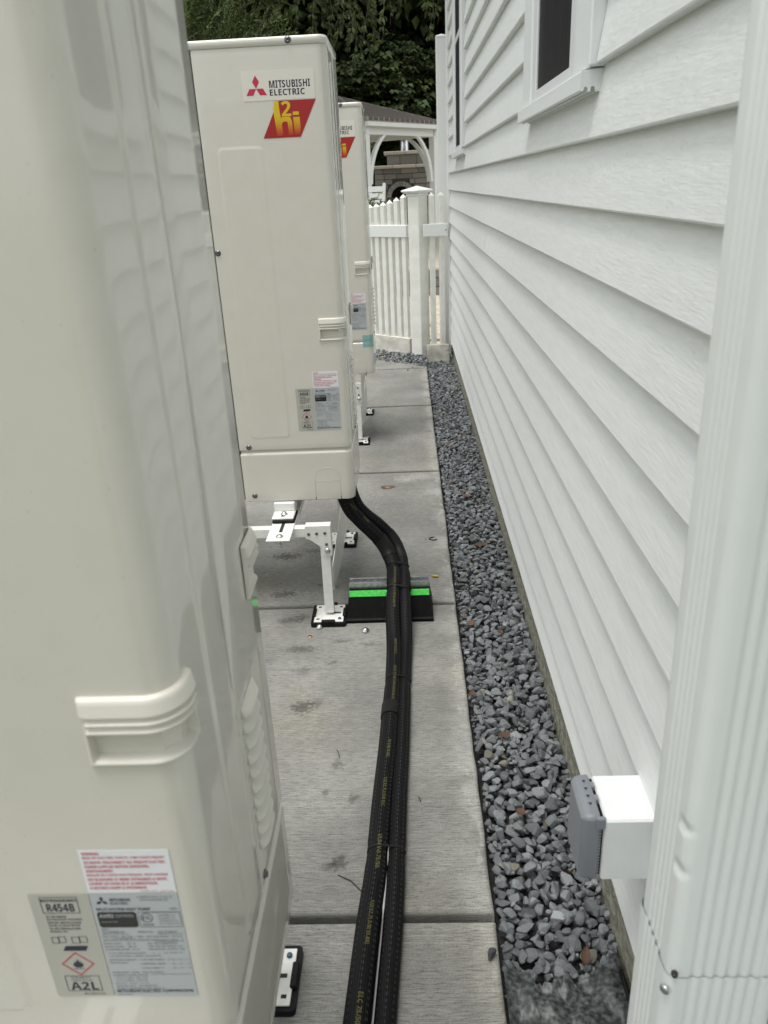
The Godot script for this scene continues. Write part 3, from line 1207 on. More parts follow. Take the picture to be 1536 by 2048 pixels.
func sheet(m: Mb, ss: Array, ys: Array, pl: Callable, f: Callable):
	var g := []
	for y in ys:
		var row := []
		for s in ss:
			var q: Array = pl.call(s)
			var p: Vector2 = q[0] + q[1] * f.call(s, y)
			row.append(Vector3(p.x, y, p.y))
		g.append(row)
	m.grid(g)

func bump_rect(s: float, y: float, s0: float, s1: float, y0: float, y1: float, h: float, bev: float, rc: float) -> float:
	# a pressed field with rounded corners
	var c := Vector2((s0 + s1) * 0.5, (y0 + y1) * 0.5)
	var d := (Vector2(s, y) - c).abs() - Vector2((s1 - s0) * 0.5 - rc, (y1 - y0) * 0.5 - rc)
	var sd := Vector2(maxf(d.x, 0), maxf(d.y, 0)).length() + minf(maxf(d.x, d.y), 0.0) - rc
	return h * (1.0 - smoothstep(-bev * 0.5, bev * 0.5, sd))

func rolled(d: float) -> float:        # the panel's edge turns in over its last 2 mm
	return -0.0022 * pow(1.0 - clampf(d / 0.0028, 0.0, 1.0), 2)

const H_S0 := 0.2965
const H_S1 := 0.404
const H_Y0 := 0.527
const H_Y1 := 0.595

func handle_depth(s: float, y: float) -> float:
	var bs := minf(s - H_S0, H_S1 - s)
	var ty := H_Y1 - y
	var prof := [[0.0, 0.0], [0.0012, 0.0045], [0.004, 0.0058], [0.0165, 0.0082], [0.019, 0.0040], [0.0205, 0.0040], [0.0225, 0.0088], [0.0255, 0.0070], [0.0272, 0.0040], [0.0285, 0.0040], [0.0305, 0.0088], [0.0340, 0.0060], [0.0347, -0.0230],
		[0.042, -0.0290], [0.050, -0.0270], [0.0570, -0.0170], [0.0615, -0.0035], [0.0635, 0.0028], [0.0652, 0.0044], [0.0668, 0.0035], [0.068, 0.0]]
	var v := 0.0
	for i in prof.size() - 1:
		if ty >= prof[i][0] and ty <= prof[i + 1][0]:
			v = lerpf(prof[i][1], prof[i + 1][1], inverse_lerp(prof[i][0], prof[i + 1][0], ty))
			break
	if v < 0.0:
		v *= lerpf(1.0, 0.5, smoothstep(0.322, 0.362, s))
	var rim := 0.0044 * smoothstep(0.0, 0.0014, minf(bs, minf(ty, y - H_Y0)))
	return lerpf(rim, v, smoothstep(0.0042, 0.0062, bs)) if ty > 0.016 else lerpf(minf(rim, v), v, smoothstep(0.0, 0.004, bs))

func screw(at: Vector3, dir: Vector3, parent: Node, r := 0.0060):
	var m := Mb.new(true)
	m.lathe([[0.0, 0.0], [r * 1.5, 0.0], [r * 1.5, 0.0010], [r, 0.0012], [r * 0.95, 0.0040], [r * 0.45, 0.0044], [r * 0.4, 0.0020], [0.0, 0.0020]], at, dir, 12)
	return put("screw", m, M.dark_zinc, parent)

func make_unit() -> Node3D:
	var u := thing("heat_pump", "", "heat pump")
	var paint: Material = M.ivory_paint
	# inner cabinet behind the panels
	var m := Mb.new()
	m.box(Vector3(0, 0.66, -0.003), Vector3(1.040, 1.318, 0.324), 0.012)
	put("cabinet", m, paint, u)
	# service panel with its pressed fields, open where the handle sits
	m = Mb.new(true)
	var pl := func(s): return plan(s)
	var S1 := L1 + L_ARC + 0.143
	var f := func(s: float, y: float) -> float:
		var v := rolled(minf(minf(s - 0.0075, S1 - s), minf(y - 0.181, 1.317 - y)))
		v += bump_rect(s, y, 0.052, 0.177, 0.222, 1.073, 0.0009, 0.010, 0.014)
		v += bump_rect(s, y, 0.456, 0.512, 0.205, 1.285, 0.0024, 0.008, 0.014)
		return v
	var marks := [0.0083, 0.0093, 0.0105, S1 - 0.0008, S1 - 0.0018, S1 - 0.003]
	for e in [0.052, 0.177, 0.456, 0.512]:
		for k in range(-3, 4):
			marks.append(e + k * 0.0017)
	for k in 9:
		marks.append(L1 + L_ARC * k / 8.0)
	var ymarks := [0.1818, 0.1828, 0.184, 1.3162, 1.3152, 1.314]
	for e in [0.205, 0.222, 1.073, 1.285]:
		for k in range(-4, 5):
			ymarks.append(e + k * 0.0014)
		for k in 6:
			ymarks.append(e + (0.0024 * k if e < 0.5 else -0.0024 * k))
	var smarks := marks.duplicate()
	for e in [0.052, 0.177]:
		for k in 6:
			smarks.append(e + (0.0024 * k if e < 0.1 else -0.0024 * k))
	sheet(m, samples(0.0075, S1, 0.03, smarks), samples(0.181, H_Y0, 0.05, ymarks), pl, f)
	sheet(m, samples(0.0075, S1, 0.03, smarks), samples(H_Y1, 1.317, 0.06, ymarks), pl, f)
	sheet(m, samples(0.0075, H_S0, 0.03, smarks), samples(H_Y0, H_Y1, 0.04, []), pl, f)
	sheet(m, samples(H_S1, S1, 0.02, smarks), samples(H_Y0, H_Y1, 0.04, []), pl, f)
	put("service_panel", m, paint, u)
	m = Mb.new()
	m.box(Vector3(0.1552, 0.66, 0.1605), Vector3(0.0080, 1.30, 0.0035), 0.0)
	put("panel_seam", m, M.dark_gap, u)
	# handle moulding
	m = Mb.new(true)
	var hs := samples(H_S0, H_S1, 0.004, [H_S0 + 0.0008, H_S0 + 0.0016, H_S0 + 0.0044, H_S0 + 0.0052, H_S0 + 0.0062, H_S1 - 0.0008, H_S1 - 0.0016, H_S1 - 0.0044, H_S1 - 0.0052, H_S1 - 0.0062])
	var hy := samples(H_Y0, H_Y1, 0.0012, [H_Y1 - 0.0340, H_Y1 - 0.0352, H_Y1 - 0.0012])
	sheet(m, hs, hy, pl, func(s, y): return handle_depth(s, y))
	put("handle", m, M.handle_plastic, u)
	# second handle round the rear corner
	m = Mb.new(true)
	var back := func(s):
		if s < 0.048:
			return [Vector2(0.5252, -0.1052 - s), Vector2(1, 0)]
		if s < 0.048 + 0.0189:
			var a: float = -PI / 2 * (s - 0.048) / 0.0189
			return [Vector2(0.5132, -0.1532) + Vector2(cos(a), sin(a)) * 0.012, Vector2(cos(a), sin(a))]
		return [Vector2(0.5132 - (s - 0.0669), -0.1652), Vector2(0, -1)]
	sheet(m, samples(0.0, 0.105, 0.004, [0.0008, 0.0016, 0.0044, 0.0062, 0.0988, 0.1006, 0.1034, 0.1042]), hy, back, func(s, y): return maxf(handle_depth(H_S1 - (H_S1 - H_S0) * s / 0.105, y), 0.0008) * 1.15)
	put("handle", m, M.handle_plastic, u)
	# rear part of the right side
	m = Mb.new(true)
	var rear := func(s): return [Vector2(0.525, -0.006 - s), Vector2(1, 0)]
	sheet(m, samples(0.0, 0.157, 0.05, [0.0008, 0.0018, 0.003, 0.155, 0.1562]), samples(0.181, 1.317, 0.08, ymarks), rear, func(s, y): return rolled(minf(minf(s, 0.157 - s), minf(y - 0.181, 1.317 - y))))
	put("side_panel", m, paint, u)
	# punched louvres on it
	for k in 10:
		m = Mb.new(true)
		var yb := 0.428 - 0.0212 * k
		var lou := func(s: float, y: float) -> float:
			var t := (y - yb) / 0.0118
			var e := pow(absf((s - 0.045) / 0.033), 4.0)
			return 0.0004 + 0.0100 * sqrt(maxf(0.0, 1.0 - e)) * (pow(maxf(0.0, 1.0 - t), 0.75) if t > 0.0 else maxf(0.0, 1.0 + t * 7.0))
		sheet(m, samples(0.0118, 0.0782, 0.004, [0.0121, 0.0126, 0.0135, 0.0765, 0.0775]), samples(yb - 0.0018, yb + 0.0126, 0.0012, [yb]), rear, lou)
		put("louvre", m, paint, u)
	# lower covers
	m = Mb.new(true)
	var low := func(s: float, y: float, send: float) -> float:
		var v := rolled(minf(minf(s, send - s), y - 0.0005))
		v -= 0.0075 * smoothstep(0.0, 1.0, (y - 0.1635) / 0.012)
		return v
	var lowy := samples(0.0005, 0.176, 0.04, [0.0012, 0.0022, 0.0035, 0.160, 0.1635, 0.165, 0.167, 0.169, 0.171, 0.173])
	var SE := L1 + L_ARC + 0.300
	sheet(m, samples(0.0075, SE, 0.03, marks + [SE - 0.001, SE - 0.002]), lowy, pl, func(s, y): return low.call(s - 0.0075, y, SE - 0.0075))
	put("pipe_cover", m, paint, u)
	m = Mb.new(true)
	var pll := func(s): return plan_left(s)
	var LE := 0.139 + L_ARC + 0.6510
	var lm := [0.001, 0.002, 0.003, LE - 0.001, LE - 0.002, LE - 0.003]
	for k in 9:
		lm.append(0.139 + L_ARC * k / 8.0)
	sheet(m, samples(-0.16, LE, 0.04, lm), lowy, pll, func(s, y): return low.call(s + 0.16, y, LE + 0.16))
	put("base_cover", m, paint, u)
	# knock-out outline pressed into the pipe cover
	m = Mb.new(true)
	var kp := []
	for q in [[0.395, 0.003], [0.395, 0.070]]:
		kp.append(Vector3(q[0], q[1], 0.1652))
	for i in 9:
		var a := PI - PI * i / 8.0
		kp.append(Vector3(0.4375 + cos(a) * 0.0425, 0.078 + sin(a) * 0.036, 0.1652))
	kp.append(Vector3(0.480, 0.070, 0.1652)); kp.append(Vector3(0.480, 0.003, 0.1652))
	m.tube(kp, 0.0006, 5)
	m.tube([Vector3(0.397, 0.068, 0.1652), Vector3(0.478, 0.068, 0.1652)], 0.0005, 5)
	put("knockout", m, paint, u)
	for x in [0.395, 0.480]:
		m = Mb.new()
		m.box(Vector3(x, 0.006, 0.1655), Vector3(0.0016, 0.012, 0.0012), 0.0)
		put("notch", m, M.dark_gap, u)
	# fan side
	m = Mb.new(true)
	sheet(m, samples(-0.16, LE, 0.05, lm), samples(0.181, 1.317, 0.1, ymarks), pll, func(s, y): return rolled(minf(minf(s + 0.16, LE - s), minf(y - 0.181, 1.317 - y))))
	put("fan_panel", m, paint, u)
	for yc in [0.465, 1.010]:
		var gr := Mb.new(true)
		gr.lathe([[0.255, 0.0], [0.262, 0.004], [0.262, 0.012], [0.250, 0.014], [0.240, 0.010]], Vector3(-0.19, yc, 0.165), Vector3.BACK, 40)
		for k in 7:
			var ring := []
			for i in 33:
				ring.append(Vector3(-0.19 + cos(TAU * i / 32.0) * (0.05 + 0.032 * k), yc + sin(TAU * i / 32.0) * (0.05 + 0.032 * k), 0.178))
			gr.tube(ring, 0.0018, 5, false)
		for k in 12:
			var d := Vector3(cos(TAU * k / 12.0), sin(TAU * k / 12.0), 0)
			gr.tube([Vector3(-0.19, yc, 0.176) + d * 0.03, Vector3(-0.19, yc, 0.176) + d * 0.25], 0.002, 5)
		var grille := put("fan_grille", gr, paint, u)
		var hub := Mb.new(true)
		hub.lathe([[0.254, 0.0008], [0.0, 0.0009]], Vector3(-0.19, yc, 0.165), Vector3.BACK, 40)
		put("fan_opening", hub, M.fan_plastic, grille)
	# lid
	m = Mb.new(true)
	var ol := []
	var nr := []
	for q in [[1, 1, 0.5], [1, -1, 0.0], [-1, -1, -0.5], [-1, 1, -1.0]]:
		for i in 7:
			var a: float = PI * q[2] - PI / 2 * i / 6.0
			ol.append(Vector2(q[0] * (0.5265 - 0.027), q[1] * (0.1665 - 0.027)) + Vector2(cos(a), sin(a)) * 0.027)
			nr.append(Vector2(cos(a), sin(a)))
	m.loops(ol, nr, [[1.316, -0.006], [1.3165, 0.0], [1.3175, 0.0014], [1.330, 0.0014], [1.3345, 0.0002], [1.3370, -0.0028], [1.338, -0.0075], [1.3384, -0.03]])
	put("lid", m, paint, u)
	for q in [[0.424, 1.3275], [-0.38, 1.3275]]:
		screw(Vector3(q[0], q[1], 0.1676), Vector3.BACK, u, 0.0062)
	for q in [[0.166, 0.796], [0.189, 0.192], [0.190, 0.022], [-0.49, 0.192], [-0.49, 1.2], [0.12, 1.26]]:
		screw(Vector3(q[0], q[1], 0.1648), Vector3.BACK, u)
	screw(Vector3(0.5252, 0.194, -0.020), Vector3.RIGHT, u, 0.004)
	stickers(u)
	return u

func quad_sticker(x0: float, x1: float, y0: float, y1: float, z: float, rc := 0.0) -> Mb:
	var m := Mb.new()
	var o := []
	if rc <= 0.0:
		o = [Vector2(x0, y0), Vector2(x1, y0), Vector2(x1, y1), Vector2(x0, y1)]
	else:
		for q in [[x1 - rc, y0 + rc, -0.5], [x1 - rc, y1 - rc, 0.0], [x0 + rc, y1 - rc, 0.5], [x0 + rc, y0 + rc, 1.0]]:
			for i in 5:
				var a: float = PI * q[2] + PI / 2 * i / 4.0
				o.append(Vector2(q[0] + cos(a) * rc, q[1] + sin(a) * rc))
	m.ext(o, Vector3(0, 0, z - 0.0003), Vector3.RIGHT, Vector3.UP, Vector3(0, 0, 0.0003))
	return m

func frame_lines(m: Mb, x0: float, x1: float, y0: float, y1: float, t: float, z: float):
	for q in [[x0, x1, y0, y0 + t], [x0, x1, y1 - t, y1], [x0, x0 + t, y0 + t, y1 - t], [x1 - t, x1, y0 + t, y1 - t]]:
		m.flat([Vector2(q[0], q[2]), Vector2(q[1], q[2]), Vector2(q[1], q[3]), Vector2(q[0], q[3])], Vector3(0, 0, z), Vector3.RIGHT, Vector3.UP, Vector3.BACK)

func diamond_mark(m: Mb, cx: float, cy: float, h: float, z: float):
	# three lozenges meeting in one point; h = height of the upper one
	var w := h * 0.58
	m.flat([Vector2(cx, cy), Vector2(cx + w * 0.5, cy + h * 0.5), Vector2(cx, cy + h), Vector2(cx - w * 0.5, cy + h * 0.5)], Vector3(0, 0, z), Vector3.RIGHT, Vector3.UP, Vector3.BACK)
	for s in [-1, 1]:
		var d1 := Vector2(s * w * 1.0, 0)
		var d2 := Vector2(s * w * 0.5, -h * 0.5)
		m.flat([Vector2(cx, cy), Vector2(cx, cy) + d1, Vector2(cx, cy) + d1 + d2, Vector2(cx, cy) + d2], Vector3(0, 0, z), Vector3.RIGHT, Vector3.UP, Vector3.BACK)

func stickers(u: Node3D):
	var z := 0.1658
	var zt := z + 0.0003
	var lay := func(x, y): return Vector3(x, y, zt)
	# logo plate
	var o := put("logo_sticker", quad_sticker(0.288, 0.487, 1.187, 1.260, z, 0.003), M.logo_sticker, u)
	var m := Mb.new()
	diamond_mark(m, 0.3265, 1.2165, 0.0325, zt)
	put("emblem", m, M.red_ink, o)
	m = Mb.new()
	letters(m, "MITSUBISHI", 0.3630, 1.2165, 0.0178, 0.1120, lay, "bold", 3.0)
	letters(m, "ELECTRIC", 0.3630, 1.1980, 0.0150, 0.0960, lay, "bold", 3.0)
	put("lettering", m, M.navy_ink, o)
	# red badge
	m = Mb.new()
	var A := func(x: float, y: float) -> Vector2:    # x along the badge's width 0..1, y up 0..1, slanted
		return Vector2(0.334 + 0.049 * y + x * 0.1045, 1.0935 + y * 0.0915)
	m.ext([A.call(0, 0), A.call(1, 0), A.call(1, 1), A.call(0, 1)], Vector3(0, 0, z - 0.0003), Vector3.RIGHT, Vector3.UP, Vector3(0, 0, 0.0003))
	var badge := put("badge_sticker", m, M.badge_red, u)
	m = Mb.new()
	var tone := func(y: float) -> Color:
		var t := clampf((y - 1.097) / 0.052, 0.0, 1.0)
		return Color(0.47, 0.03, 0.015).lerp(Color(0.66, 0.46, 0.012), smoothstep(0.0, 1.0, t))
	var X := func(px: float) -> float: return 0.334 + (px - 718.0) * 0.000366      # width measured along the badge
	var Yv := func(py: float) -> float: return 1.185 - (py - 768.0) * 0.000311
	var strip := func(pts: Array):
		# pairs of points from top to bottom [x left, x right, y]
		for i in pts.size() - 1:
			var a: Array = pts[i]
			var b: Array = pts[i + 1]
			var q := [[a[0], a[2]], [b[0], b[2]], [b[1], b[2]], [a[0], a[2]], [b[1], b[2]], [a[1], a[2]]]
			for k in [0, 2, 1, 3, 5, 4]:
				var yy: float = Yv.call(q[k][1])
				m.st.set_color(tone.call(yy))
				m.st.add_vertex(Vector3(X.call(q[k][0]), yy, zt))
	# h : stem, then the arch with its two legs
	strip.call([[825, 856, 770], [818, 856, 800], [812, 857, 830], [813, 860, 870], [815, 864, 905]])
	strip.call([[815, 864, 905], [819, 868, 950], [822, 870, 1000], [826, 872, 1046]])
	strip.call([[873, 928, 897], [866, 937, 906], [865, 942, 920], [866, 945, 935]])
	strip.call([[866, 878, 935], [867, 872, 950]])
	strip.call([[908, 945, 935], [913, 947, 952], [914, 948, 1000], [915, 950, 1044]])
	# i : bar and stem
	strip.call([[957, 1003, 859], [957, 1004, 886]])
	strip.call([[957, 1006, 902], [959, 1008, 960], [960, 1008, 1010], [962, 1000, 1042]])
	# 2
	var bl := Mb.new()
	m.st.set_color(Color(0.66, 0.46, 0.012))
	letters(m, "2", X.call(873), Yv.call(893), (893 - 773) * 0.000311, 72 * 0.000366, lay, "bold", 2.0)
	put("badge_lettering", m, M.badge_letters, badge)
	# white warning sticker
	o = put("warning_sticker", quad_sticker(0.415, 0.4963, 0.3808, 0.4324, z), M.white_sticker, u)
	m = Mb.new()
	var lines := [["WARNING:", 0.016], ["RISK OF ELECTRIC SHOCK, CAN CAUSE INJURY", 0.0735], ["OR DEATH. DISCONNECT ALL REMOTE ELECTRIC", 0.0735], ["POWER SUPPLIES BEFORE SERVICING.", 0.0585], ["AVERTISSEMENT:", 0.025],
		["RISQUE DE CHOCS ELECTRIQUES, PEUT CAUSER", 0.0735], ["DES BLESSURES ET MEME ENTRAINER LA MORT.", 0.0725], ["COUPER LES SOURCES D' ALIMENTATION", 0.0620], ["A DISTANCE AVANT LE DEPANNAGE.", 0.0525]]
	for i in lines.size():
		letters(m, lines[i][0], 0.4182, 0.4270 - i * 0.00515, 0.0032, lines[i][1], lay, "bold", 12.0)
	letters(m, "PART NO. BG79A", 0.464, 0.3818, 0.0018, 0.030, lay, "plain", 12.0)
	put("lettering", m, M.warning_ink, o)
	# silver rating plate
	o = put("rating_plate", quad_sticker(0.415, 0.4963, 0.2426, 0.3802, z), M.silver_sticker, u)
	m = Mb.new()
	diamond_mark(m, 0.4255, 0.3705, 0.0062, zt)
	letters(m, "MITSUBISHI", 0.4330, 0.3705, 0.0036, 0.0190, lay, "bold", 12.0)
	letters(m, "ELECTRIC", 0.4330, 0.3663, 0.0030, 0.0165, lay, "bold", 12.0)
	letters(m, "SPLIT-SYSTEM HEAT PUMP", 0.4185, 0.3585, 0.0036, 0.050, lay, "bold", 12.0)
	letters(m, "<H>", 0.4860, 0.3590, 0.0030, 0.008, lay, "plain", 12.0)
	letters(m, "MITSUBISHI ELECTRIC CORPORATION", 0.4180, 0.2478, 0.0040, 0.0745, lay, "bold", 12.0)
	put("lettering", m, M.navy_ink, o)
	m = Mb.new()
	var fine := [["CAN/CSA-C22.2", 0.459, 0.3745, 0.032, 0.0022], ["FOR OUTDOOR USE", 0.461, 0.3708, 0.026, 0.0022], ["MODEL", 0.4185, 0.3335, 0.007, 0.0020], ["SUZ-AK36NL-U2", 0.4185, 0.3295, 0.021, 0.0030], ["SERVICE REF.", 0.452, 0.3295, 0.015, 0.0022], ["SUZ-AK36NLR1", 0.471, 0.3292, 0.018, 0.0027],
		["UNIT SUPPLY  208-230V  1  60Hz", 0.4175, 0.3235, 0.039, 0.0022], ["VOLTAGE RANGE  187-253", 0.459, 0.3235, 0.034, 0.0022], ["APPROVED FOR USE IN ACCORDANCE WITH LOCAL CODES     A", 0.4175, 0.3190, 0.076, 0.0022],
		["MIN CKT     31 A", 0.4175, 0.3145, 0.030, 0.0022], ["MAX FUSE   40 A", 0.4175, 0.3105, 0.030, 0.0022], ["COMPRESSOR  21.5", 0.4175, 0.3065, 0.032, 0.0022], ["RLA  RECOMMENDED", 0.459, 0.3145, 0.028, 0.0022], ["FAN CIRCUIT RATED  0.9", 0.459, 0.3105, 0.032, 0.0022], ["FAN MOTOR  OUTPUT 74W", 0.459, 0.3065, 0.034, 0.0022],
		["IF THE LINE LENGTH EXCEEDS", 0.4195, 0.3015, 0.035, 0.0020], ["+  __  oz PER FT", 0.462, 0.3015, 0.029, 0.0020], ["FOR ADDITIONAL CHARGE, SEE MANUAL", 0.4195, 0.2975, 0.050, 0.0020], ["REFRIGERANT AMOUNT", 0.4185, 0.2925, 0.026, 0.0020], ["1 FACTORY CHARGE", 0.4475, 0.2925, 0.024, 0.0020], ["4.8 kg  10 lb  9 oz", 0.4745, 0.2925, 0.021, 0.0020],
		["INSTALLED", 0.4185, 0.2885, 0.017, 0.0020], ["2 ADDITIONAL CHARGE", 0.4475, 0.2868, 0.024, 0.0020], ["__ kg __ lb __ oz", 0.4745, 0.2868, 0.021, 0.0020], ["3 TOTAL CHARGE 1+2", 0.4475, 0.2810, 0.022, 0.0020], ["__ kg __ lb __ oz", 0.4745, 0.2810, 0.021, 0.0020],
		["REFRIGERANT   R454B    DATE OF CHARGE", 0.4185, 0.2752, 0.049, 0.0020], ["MAXIMUM ALLOWABLE PRESSURE", 0.4185, 0.2715, 0.034, 0.0020], ["HI 4.15 MPa  602 PSI", 0.4205, 0.2678, 0.030, 0.0020], ["LO 2.3 MPa  333 PSI", 0.4205, 0.2640, 0.030, 0.0020], ["WEIGHT  98 kg  216 lbs", 0.4185, 0.2600, 0.033, 0.0020], ["SERIAL NO.  4YU00730", 0.4185, 0.2562, 0.040, 0.0022], ["YEAR OF MANUFACTURE  2024.11", 0.4185, 0.2524, 0.046, 0.0022], ["MADE IN JAPAN", 0.4180, 0.2438, 0.014, 0.0018]]
	for q in fine:
		letters(m, q[0], q[1], q[2], q[4], q[3], lay, "plain", 14.0)
	for q in [[0.4175, 0.443, 0.3278], [0.470, 0.494, 0.3278], [0.428, 0.448, 0.322], [0.466, 0.494, 0.318], [0.455, 0.4945, 0.273], [0.460, 0.495, 0.3555]]:
		m.flat([Vector2(q[0], q[2]), Vector2(q[1], q[2]), Vector2(q[1], q[2] + 0.0004), Vector2(q[0], q[2] + 0.0004)], Vector3(0, 0, zt), Vector3.RIGHT, Vector3.UP, Vector3.BACK)
	frame_lines(m, 0.4560, 0.4952, 0.3370, 0.3568, 0.0005, zt)
	# round certification mark
	for i in 20:
		var a0 := TAU * i / 20.0
		var a1 := TAU * (i + 1) / 20.0
		m.flat([Vector2(cos(a0), sin(a0)) * 0.0050, Vector2(cos(a0), sin(a0)) * 0.0058, Vector2(cos(a1), sin(a1)) * 0.0058, Vector2(cos(a1), sin(a1)) * 0.0050], Vector3(0.4635, 0.3490, zt), Vector3.RIGHT, Vector3.UP, Vector3.BACK)
	letters(m, "ETL", 0.4597, 0.3468, 0.0042, 0.0076, lay, "bold", 10.0)
	letters(m, "Intertek", 0.4585, 0.3392, 0.0026, 0.0105, lay, "bold", 12.0)
	for i in 4:
		letters(m, ["CONFORMS TO UL", "STD 60335-2-40", "CERTIFIED TO CSA", "C22.2 60335-2-40"][i], 0.4745, 0.3512 - i * 0.0036, 0.0020, [0.016, 0.015, 0.0175, 0.0185][i], lay, "plain", 14.0)
	put("fine_print", m, M.grey_ink, o)
	m = quad_sticker(0.4180, 0.4545, 0.3370, 0.3568, zt, 0.003)
	var cert := put("certification_block", m, M.black_ink, o)
	m = Mb.new()
	var lay2 := func(x, y): return Vector3(x, y, zt + 0.0003)
	letters(m, "AHRI", 0.4200, 0.3500, 0.0048, 0.0130, lay2, "bold", 10.0)
	letters(m, "CERTIFIED", 0.4345, 0.3505, 0.0036, 0.0175, lay2, "plain", 12.0)
	letters(m, "Unitary Heat Pump", 0.4205, 0.3435, 0.0022, 0.0150, lay2, "plain", 14.0)
	put("white_lettering", m, M.silver_sticker, cert)
	# beige refrigerant sticker
	o = put("refrigerant_sticker", quad_sticker(0.358, 0.4143, 0.2426, 0.3802, z, 0.002), M.beige_sticker, u)
	m = Mb.new()
	frame_lines(m, 0.3680, 0.4030, 0.3560, 0.3765, 0.0006, zt)
	letters(m, "REFRIGERANT", 0.3690, 0.3705, 0.0034, 0.0330, lay, "bold", 10.0)
	letters(m, "R454B", 0.3725, 0.3583, 0.0098, 0.0260, lay, "bold", 4.0)
	for i in 6:
		letters(m, ["AS THE RANGE", "REFRIGERANT REQUIRES", "SPECIAL INSTALLATION", "WORK, PLEASE REFER", "TO THE INSTALLATION", "MANUAL, ETC."][i], 0.3695, 0.3505 - i * 0.0039, 0.0024, [0.019, 0.0335, 0.0315, 0.030, 0.0295, 0.0175][i], lay, "bold", 14.0)
	# open books
	for q in [[0.3685, 0.3165, 0.0135, 0.0085], [0.3875, 0.3165, 0.0150, 0.0085]]:
		frame_lines(m, q[0], q[0] + q[2] * 0.5, q[1], q[1] + q[3], 0.0006, zt)
		frame_lines(m, q[0] + q[2] * 0.5, q[0] + q[2], q[1] + 0.0008, q[1] + q[3] + 0.0008, 0.0006, zt)
	m.flat([Vector2(0.3765, 0.3065), Vector2(0.3985, 0.3065), Vector2(0.4015, 0.3130), Vector2(0.3800, 0.3130)], Vector3(0, 0, zt), Vector3.RIGHT, Vector3.UP, Vector3.BACK)
	# flame inside the diamond
	var fl := [Vector2(0, 0), Vector2(0.0030, 0.0004), Vector2(0.0052, 0.0035), Vector2(0.0044, 0.0062), Vector2(0.0034, 0.0048), Vector2(0.0034, 0.0085), Vector2(0.0018, 0.0065), Vector2(0.0004, 0.0118), Vector2(-0.0014, 0.0070), Vector2(-0.0030, 0.0092), Vector2(-0.0030, 0.0050), Vector2(-0.0046, 0.0062), Vector2(-0.0050, 0.0030), Vector2(-0.0030, 0.0004)]
	m.flat(fl, Vector3(0.3870, 0.2835, zt), Vector3.RIGHT, Vector3.UP, Vector3.BACK)
	m.flat([Vector2(0.382, 0.2815), Vector2(0.392, 0.2815), Vector2(0.392, 0.2822), Vector2(0.382, 0.2822)], Vector3(0, 0, zt), Vector3.RIGHT, Vector3.UP, Vector3.BACK)
	frame_lines(m, 0.3700, 0.4040, 0.2505, 0.2720, 0.0006, zt)
	letters(m, "Refrigerant", 0.3765, 0.2678, 0.0030, 0.0190, lay, "plain", 10.0)
	letters(m, "Safety Group", 0.3760, 0.2642, 0.0030, 0.0200, lay, "plain", 10.0)
	letters(m, "A2L", 0.3735, 0.2520, 0.0110, 0.0270, lay, "bold", 4.0)
	letters(m, "BH79F071H01", 0.3850, 0.2450, 0.0026, 0.0205, lay, "plain", 12.0)
	put("lettering", m, M.navy_ink, o)
	m = Mb.new()
	var c := Vector2(0.3870, 0.2885)
	for k in 4:
		var d0 := Vector2(cos(PI / 2 * k), sin(PI / 2 * k))
		var d1 := Vector2(cos(PI / 2 * (k + 1)), sin(PI / 2 * (k + 1)))
		m.flat([c + d0 * 0.0160, c + d0 * 0.0142, c + d1 * 0.0142, c + d1 * 0.0160], Vector3(0, 0, zt), Vector3.RIGHT, Vector3.UP, Vector3.BACK)
	put("hazard_diamond", m, M.red_ink, o)

func build_units():
	var ux := -0.722
	var z := [-0.666, -2.544, -4.395]
	var first := make_unit()
	first.position = Vector3(ux, 0.405, z[0])
	first.set_meta("group", "heat pumps in a row beside the house")
	first.set_meta("label", "nearest beige heat pump unit, cut by the left edge of the picture")
	copy_of(first, "heat_pump", "middle beige heat pump unit with its whole front label and red badge showing", Vector3(ux, 0.405, z[1]))
	var third := copy_of(first, "heat_pump", "farthest beige heat pump unit, nearest the picket gate, with teal tape on its corner", Vector3(ux, 0.405, z[2]))
	var m := Mb.new(true)
	sheet(m, samples(0.318, 0.414, 0.006, []), samples(0.146, 0.212, 0.02, []), func(s): return plan(s), func(s, y): return 0.0016)
	sheet(m, samples(0.392, 0.410, 0.006, []), samples(0.001, 0.146, 0.05, []), func(s): return plan(s), func(s, y): return 0.0012)
	var tp := put("tape", m, M.teal_tape, third)
	tp.set_meta("label", "strip of teal tape across the lower corner seam")
	# stands
	var st := make_stand()
	st.position = Vector3(ux, 0, -0.670)
	st.set_meta("group", "white steel stands under the heat pumps")
	st.set_meta("label", "white steel stand under the nearest heat pump, only one rear foot in view")
	copy_of(st, "equipment_stand", "white steel stand under the middle heat pump, beside the pipe support block", Vector3(ux, 0, -2.600))
	copy_of(st, "equipment_stand", "white steel stand under the farthest heat pump near the gate", Vector3(ux, 0, -4.545))

